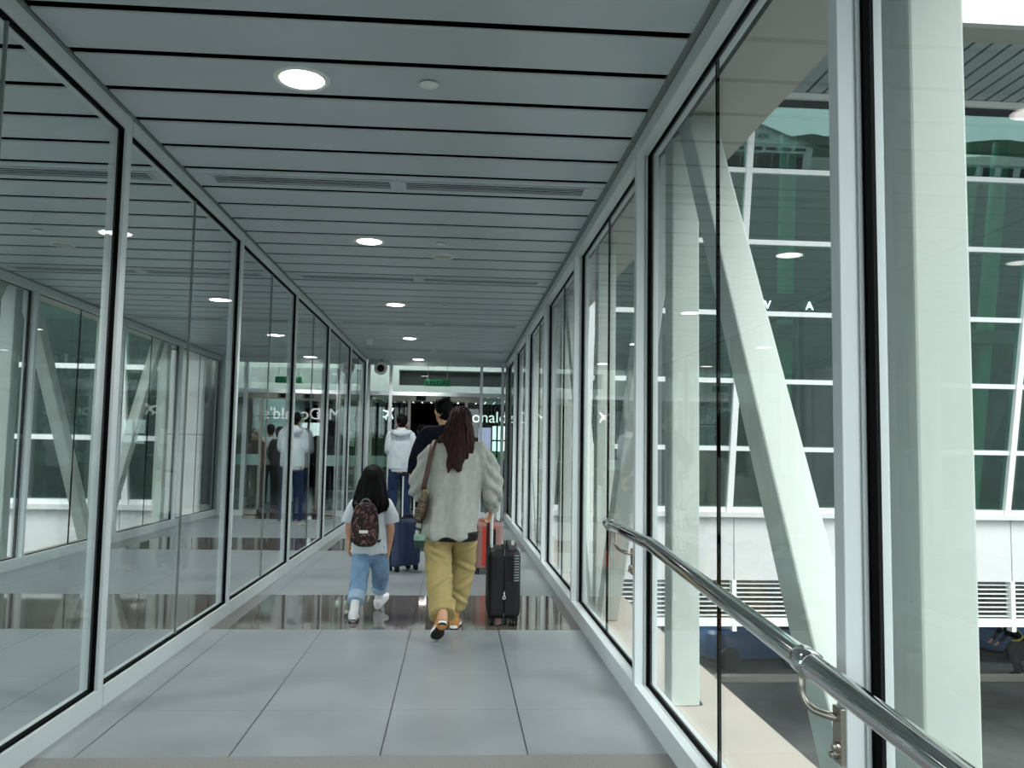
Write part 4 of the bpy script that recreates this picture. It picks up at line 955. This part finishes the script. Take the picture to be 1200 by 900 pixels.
for q, pts in ((-1, [(-.08, 0, .86), (-.092, .01, .66), (-.098, .02, .48), (-.105, -.01, .24), (-.107, -.015, .07)]), (1, [(.08, 0, .86), (.085, .03, .66), (.087, .05, .48), (.086, .055, .24), (.086, .055, .07)])):
    chain(mb, pts, [(.085, .1), (.078, .092), (.07, .076), (.066, .068), (.064, .066)], 24, (True, False))
jb = fuse(mb, 'jeans', M_DENIM, by, .008, 3, .007, (10, 10, 7), 6)
shoe(by, 'shoe', (-.105, -.06, .002), (-.128, .20, .002), (0, 0, 1), .095, M_WSHOE, M_SOLE, M_WRUB)
shoe(by, 'shoe', (.085, .02, .002), (.115, .28, .002), (0, 0, 1), .095, M_WSHOE, M_SOLE, M_WRUB)
def shorthair(t, hd, hs, f, material=M_HAIRB):
    mb = MB(); hd = Vector(hd); f = Vector(f).normalized()
    ball(mb, hd + Vector((0, 0, .030 * hs)) - f * .014 * hs, (.084 * hs, .098 * hs, .098 * hs))
    chain(mb, [hd - f * .045 * hs + Vector((0, 0, .02)), hd - f * .052 * hs - Vector((0, 0, .055 * hs))], [(.072 * hs, .05 * hs), (.056 * hs, .04 * hs)], 18)
    chain(mb, [hd + f * .03 * hs + Vector((0, 0, .085 * hs)), hd + f * .078 * hs + Vector((0, 0, .06 * hs))], [(.06 * hs, .04 * hs), (.055 * hs, .025 * hs)], 16)
    return fuse(mb, 'hair', material, t, .006, 2, .007, (34, 34, 30))
shorthair(by, (.012, .03, 1.505), .95, (-.1, 1, -.25))
b2 = copy_tree(by); b2.location = (-2.62, 13.75, 0); b2.rotation_euler = (0, 0, -.12); b2.scale = (1.13, 1.13, 1.13)
b2['label'] = 'man in grey hooded jacket and jeans in the neighbouring corridor, seen through the glass'

# --- man in navy hidden behind the woman, pulling two cases
mn = thing('person', (-.10, 8.55, 0), 'tall dark haired man in navy shirt, mostly hidden behind the woman', 'person')
J = dict(pel=(0, 0, .96), che=(0, 0, 1.28), nk=(-.02, .01, 1.50), hd=(-.035, .03, 1.645), face=(-.45, 1, -.1), hs=1.06,
         shL=(-.19, 0, 1.43), elL=(-.29, -.04, 1.17), wrL=(-.345, .10, 1.00), handL=((-.12, .45, -.5), (.7, .2, -.5), (.4, .8, .2)),
         shR=(.19, 0, 1.43), elR=(.28, -.04, 1.17), wrR=(.335, .12, .97), handR=((.0, .45, -.5), (-.7, .2, -.5), (-.4, .8, .2)),
         hipL=(-.09, 0, .92), knL=(-.09, .10, .52), anL=(-.09, .12, .10), heL=(-.09, .09, .014), toL=(-.10, .35, .014),
         hipR=(.09, 0, .92), knR=(.09, .02, .52), anR=(.09, -.16, .12), heR=(.09, -.20, .04), toR=(.10, .05, .014))
person_body(mn, J, M_SKIN, 1.06, .008, (.9, .9))
mb = MB()
chain(mb, [(0, 0, .90), (0, 0, 1.02), (0, 0, 1.2), (0, 0, 1.38), (-.01, 0, 1.46), (-.015, 0, 1.515)], [(.19, .14), (.185, .145), (.19, .14), (.19, .125), (.11, .085), (.068, .065)], 36, (False, False))
for q in (-1, 1): chain(mb, [(q * .08, 0, 1.44), (q * .19, 0, 1.42), (q * .262, -.03, 1.29), (q * .305, -.045, 1.17), (q * .338, .08, 1.04)], [.065, .078, .068, .062, .046], 22, (True, False), lat=(0, 1, 0))
fuse(mb, 'shirt', M_NAVY, mn, .008, 4, .008, (9, 9, 5), 7)
mb = MB()
chain(mb, [(0, 0, 1.02), (0, 0, .95), (0, 0, .87)], [(.155, .125), (.16, .13), (.14, .1)], 28, (False, True))
for pts in ([(-.085, 0, .92), (-.09, .06, .72), (-.09, .10, .52), (-.09, .12, .28), (-.09, .12, .08)], [(.085, 0, .92), (.09, .02, .72), (.09, .02, .52), (.09, -.08, .28), (.09, -.155, .10)]):
    chain(mb, pts, [(.1, .115), (.09, .1), (.078, .082), (.07, .072), (.068, .07)], 24, (True, False))
fuse(mb, 'trousers', M_DKTROU, mn, .008, 3, .007, (10, 10, 7), 9)
shoe(mn, 'shoe', (-.09, .075, .002), (-.10, .36, .002), (0, 0, 1), .1, M_BLACKP, M_SOLE, M_SOLE)
shoe(mn, 'shoe', (.09, -.215, .03), (.10, .06, .002), (0, .1, 1), .1, M_BLACKP, M_SOLE, M_SOLE)
shorthair(mn, (-.035, .03, 1.66), 1.1, (-.45, 1, -.1))

# --- simple clothed figures: lobby visitors and the ramp worker
def walker(loc, label, h, top, bottom, rz_=0, tee_=False):
    t = thing('person', loc, label, 'person', None, rz_); s = h / 1.7
    def q(x, y, z): return (x * s, y * s, z * s)
    J = dict(pel=q(0, 0, .92), che=q(0, 0, 1.22), nk=q(0, 0, 1.42), hd=q(0, .03, 1.56), hs=s,
             shL=q(-.17, 0, 1.36), elL=q(-.22, -.02, 1.10), wrL=q(-.21, .08, .87), shR=q(.17, 0, 1.36), elR=q(.22, -.02, 1.10), wrR=q(.21, .08, .87),
             hipL=q(-.09, 0, .88), knL=q(-.10, .05, .49), anL=q(-.10, .02, .09), heL=q(-.1, -.01, .012), toL=q(-.11, .23, .012),
             hipR=q(.09, 0, .88), knR=q(.10, .0, .49), anR=q(.10, -.08, .09), heR=q(.1, -.11, .012), toR=q(.11, .13, .012))
    person_body(t, J, M_SKIN, s, .009)
    mb = MB(); chain(mb, [q(0, 0, .86), q(0, 0, 1.0), q(0, 0, 1.2), q(0, 0, 1.33), q(0, 0, 1.43)], [(.18 * s, .13 * s), (.18 * s, .135 * s), (.18 * s, .13 * s), (.165 * s, .11 * s), (.062 * s, .06 * s)], 28, (False, False))
    for k_ in (-1, 1): chain(mb, [q(k_ * .08, 0, 1.37), q(k_ * .17, 0, 1.35), q(k_ * .22, -.02, 1.12)] + ([] if tee_ else [q(k_ * .212, .06, .92)]), [.06 * s, .07 * s, .058 * s] + ([] if tee_ else [.045 * s]), 18, (True, False), lat=(0, 1, 0))
    fuse(mb, 'top', top, t, .01, 3, .007, (9, 9, 5), loc[0])
    mb = MB(); chain(mb, [q(0, 0, .98), q(0, 0, .9), q(0, 0, .84)], [(.15 * s, .12 * s), (.155 * s, .12 * s), (.13 * s, .1 * s)], 24, (False, True))
    for k_, y in ((-1, .04), (1, -.03)): chain(mb, [q(k_ * .085, 0, .88), q(k_ * .098, y, .5), q(k_ * .1, y * .9 - .02, .07)], [(.095 * s, .11 * s), (.075 * s, .08 * s), (.066 * s, .07 * s)], 20, (True, False))
    fuse(mb, 'trousers', bottom, t, .01, 3, .006)
    shoe(t, 'shoe', q(-.1, -.03, .002), q(-.112, .24, .002), (0, 0, 1), .095 * s, M_BLACKP, M_SOLE, M_SOLE); shoe(t, 'shoe', q(.1, -.13, .002), q(.112, .14, .002), (0, 0, 1), .095 * s, M_BLACKP, M_SOLE, M_SOLE)
    shorthair(t, q(0, .03, 1.57), s, (0, 1, 0)); return t
walker((-.70, 17.4, 0), 'dark clothed person in the lobby just left of the man in navy', 1.78, M_DKTROU, M_DKTROU, .2)
walker((-1.34, 17.3, 0), 'dark clothed person in the lobby left of the hooded man', 1.66, M_NAVY, M_DKTROU, -.3)
walker((-4.12, 17.7, 0), 'person in dark red top before the pale curved partition', 1.64, mat('dark_red_fabric', (84, 26, 30), .85), M_DKTROU, 2.6)
walker((-3.62, 17.5, 0), 'person in dark clothes standing at the right edge of the pale curved partition', 1.68, M_DKTROU, M_DKTROU, -.6)
walker((-3.9, 18.0, 0), 'person in pale grey top between two darker visitors at the curved partition', 1.74, M_TEE, M_DKTROU, .4)
# crouching ramp worker with a yellow-banded vest
wk = thing('person', (15.25, 22.2, -4.5), 'ramp worker bending forward in dark clothes with yellow reflective bands', 'person', None, math.radians(80))
J = dict(pel=(0, -.10, .88), che=(0, .12, 1.12), nk=(0, .28, 1.24), hd=(0, .40, 1.32), face=(0, 1, -.5), hs=1,
         shL=(-.18, .22, 1.2), elL=(-.22, .36, .96), wrL=(-.18, .52, .80), shR=(.18, .22, 1.2), elR=(.22, .36, .96), wrR=(.18, .52, .80),
         hipL=(-.09, -.10, .84), knL=(-.1, .12, .48), anL=(-.1, -.02, .09), heL=(-.1, -.05, .012), toL=(-.11, .19, .012),
         hipR=(.09, -.10, .84), knR=(.1, .02, .47), anR=(.1, -.22, .10), heR=(.1, -.26, .02), toR=(.11, -.02, .012))
person_body(wk, J, M_SKIN2, 1.0, .009, (.8, .8))
mb = MB(); chain(mb, [(0, -.12, .84), (0, -.02, 1.0), (0, .12, 1.13), (0, .22, 1.21), (0, .28, 1.25)], [(.17, .13), (.18, .14), (.185, .14), (.16, .11), (.065, .065)], 28, (False, False))
for q in (-1, 1): chain(mb, [(q * .09, .22, 1.2), (q * .18, .23, 1.19), (q * .22, .35, .97), (q * .19, .48, .83)], [.06, .07, .058, .045], 18, (True, False), lat=(0, 1, 0))
ve = fuse(mb, 'vest', M_NAVY, wk, .01, 3, .006)
M_YEL = mat('yellow_reflective_band', (206, 200, 40), .5)
mb = MB(); chain(mb, [(0, -.085, .90), (0, -.055, .945)], [(.182, .142), (.185, .145)], 30, (False, False)); fuse(mb, 'reflective_band', M_YEL, ve, .008, 1)
for q in (-1, 1): band(MB(), crv([(q * .10, -.16, 1.0), (q * .11, -.03, 1.15), (q * .10, .12, 1.275), (q * .09, .22, 1.325)]), .045, .012, (0, -.6, .8)).build('reflective_strap', M_YEL, ve, 'all')
mb = MB(); chain(mb, [(0, -.12, .92), (0, -.10, .85), (0, -.08, .79)], [(.15, .12), (.155, .12), (.13, .1)], 24, (False, True))
for pts in ([(-.085, -.09, .84), (-.1, .11, .49), (-.1, -.01, .08)], [(.085, -.09, .84), (.1, .01, .48), (.1, -.21, .09)]): chain(mb, pts, [(.095, .11), (.078, .082), (.068, .07)], 20, (True, False))
fuse(mb, 'trousers', M_DKTROU, wk, .01, 3, .006)
shoe(wk, 'shoe', (-.1, -.07, .002), (-.112, .2, .002), (0, 0, 1), .095, M_BLACKP, M_SOLE, M_SOLE); shoe(wk, 'shoe', (.1, -.27, .012), (.112, 0, .002), (0, .05, 1), .095, M_BLACKP, M_SOLE, M_SOLE)
shorthair(wk, (0, .40, 1.33), 1.0, (0, 1, -.5))

# ------------------------------------------------------------------ suitcases
def suitcase(name, loc, rz_, T, L, H, shell, band_m, label, zipper_m=M_BLACKP, ribs=7, handle_h=.40, handle_x=-1, fins=False, pole_gap=.13, zw=.02):
    """hard case: local X = thickness, Y = width, Z = height; two ribbed shells, zip band, wheels, pull handle"""
    t = thing(name, loc, label, 'suitcase', None, rz_); z0 = .055; hgt = H - z0; r = .035
    n = 120
    def ring(z):
        e = 0
        if z < r: e = r - math.sqrt(max(0, r * r - (r - z) ** 2))
        if z > hgt - r: e = r - math.sqrt(max(0, r * r - (z - hgt + r) ** 2))
        out = []
        for j in range(n):
            a = 2 * math.pi * j / n; c, s_ = math.cos(a), math.sin(a); p = .26
            x = (1 if c >= 0 else -1) * abs(c) ** p * (T / 2 - e * .8); y = (1 if s_ >= 0 else -1) * abs(s_) ** p * (L / 2 - e * .8)
            if abs(x) > T * .40 and r < z < hgt - r:
                f_ = (y / L + .5) * ribs; g_ = abs((f_ % 1) - .5) * 2
                if .06 < y / L + .5 < .94: x += (1 if x > 0 else -1) * (.005 if g_ < .55 else -.001)
            out.append((x, y, z0 + z))
        return out
    zs = [0.0, r * .15, r * .5, r * .9, r + .012, r + .03, hgt * .35, hgt * .5, hgt * .65, hgt - r - .03, hgt - r - .012, hgt - r * .9, hgt - r * .5, hgt - r * .15, hgt]
    MB().loft([ring(z) for z in zs]).build('shell', shell, t, True)
    def loop(off, rr):   # rounded rectangle around the case in the Y-Z plane
        P = []; a_, b_ = L / 2 - .006 + off, hgt / 2 - .002 + off; c_ = .05
        for cx_, cz_, st in ((a_ - c_, b_ - c_, 0), (-a_ + c_, b_ - c_, 90), (-a_ + c_, -b_ + c_, 180), (a_ - c_, -b_ + c_, 270)):
            for i in range(7):
                g = math.radians(st + 15 * i); P.append((cx_ + c_ * math.cos(g), z0 + hgt / 2 + cz_ + c_ * math.sin(g)))
        return P
    def strip(name_, w, off, th, m_, par):
        R = [[(w / 2, y1, z1), (-w / 2, y1, z1), (-w / 2, y0, z0_), (w / 2, y0, z0_)] for (y0, z0_), (y1, z1) in zip(loop(off, 0), loop(off + th, 0))]
        return MB().loft(R, False, True).build(name_, m_, par, True)
    if band_m: strip('gusset', T * .48, .001, .006, band_m, t)
    zp = strip('zipper', zw, .004 if not band_m else .006, .006, zipper_m, t)
    for x in (-zw * .75, zw * .75): strip('zipper_piping', .005, .005 if not band_m else .007, .006, M_GROOVE if not band_m else band_m, zp)
    pl = MB(); yq = -L / 2 - .012; pl.tube([(.0, yq, z0 + hgt * .40), (.0, yq - .006, z0 + hgt * .385), (.0, yq - .007, z0 + hgt * .335)], .004, 8)
    pl.tube([(.009 * math.cos(a), yq - .008, z0 + hgt * .32 + .012 * math.sin(a)) for a in [2 * math.pi * i / 14 for i in range(14)]], .0028, 6, False, True); pl.build('zip_puller', M_SILVER, zp, 'all')
    if fins:
        for i in range(10):
            z = z0 + hgt * (.55 + .04 * i); MB().box(T * .30, T * .455, -L / 2 - .004, -L / 2 + .03, z, z + .010).build('corner_fin', M_GROOVE, t, False, .003)
        for x in (-T * .31, T * .20): MB().box(x - .022, x + .022, -L / 2 - .003, -L / 2 + .01, z0 + hgt * .56, z0 + hgt * .9).build('recess_panel', M_BLACKP, t, False, .003)
    else:
        MB().box(T * .18 - .02, T * .18 + .02, -L / 2 - .006, -L / 2 + .01, z0 + hgt * .42, z0 + hgt * .86).build('lock_panel', M_BLACKP, t, False, .004)
    th_ = MB(); th_.tube(crv([(0.03, -.085, H - .004), (.03, -.07, H + .016), (.03, .07, H + .016), (.03, .085, H - .004)], 5), .008, 10); th_.build('carry_handle', M_BLACKP, t, 'all')
    xh = handle_x * (T / 2 - .028)
    if handle_h:
        hp_ = MB()
        for y in (-pole_gap / 2, pole_gap / 2): hp_.tube([(xh, y, H - .012), (xh, y, H + handle_h)], .0085, 12)
        hp_ = hp_.build('telescopic_handle', M_SILVER, t, True)
        MB().box(xh - .014, xh + .014, -pole_gap / 2 - .018, pole_gap / 2 + .018, H + handle_h - .008, H + handle_h + .022).build('grip', M_BLACKP, hp_, False, .008, 3)
        MB().box(xh - .02, xh + .02, -pole_gap / 2 - .03, pole_gap / 2 + .03, H - .008, H + .006).build('handle_base', M_BLACKP, hp_, False, .003)
    for a in (-1, 1):
        for b in (-1, 1):
            x, y = a * (T / 2 - .035), b * (L / 2 - .045)
            w = MB()
            for d_ in (-.012, .012): w.lathe([(.006, -.007), (.021, -.007), (.024, -.004), (.024, .004), (.021, .007), (.006, .007)], (x + d_, y, .0245), 'X', 20)
            w = w.build('wheel', M_BLACKP, t, True)
            MB().box(x - .024, x + .024, y - .020, y + .020, .036, .062).build('caster_fork', M_BLACKP, w, False, .006)
    return t
suitcase('suitcase', (.372, 6.32, 0), 0, .235, .38, .545, M_CASEBK, None, 'black hard shell suitcase standing beside the woman in khaki trousers', fins=True, handle_h=.30, pole_gap=.15)
suitcase('suitcase', (-.525, 8.92, 0), math.radians(-50), .20, .33, .555, M_CASEBL, None, 'navy blue ribbed suitcase with raised handle between girl and woman', handle_h=.435, handle_x=1, ribs=9, pole_gap=.15, zw=.03)
suitcase('suitcase', (.345, 8.85, 0), math.radians(4), .29, .40, .525, M_CASEPK, M_CASERD, 'dusty pink suitcase with orange red gusset, behind the black suitcase', handle_h=.40, handle_x=1, zw=.045, pole_gap=.14)
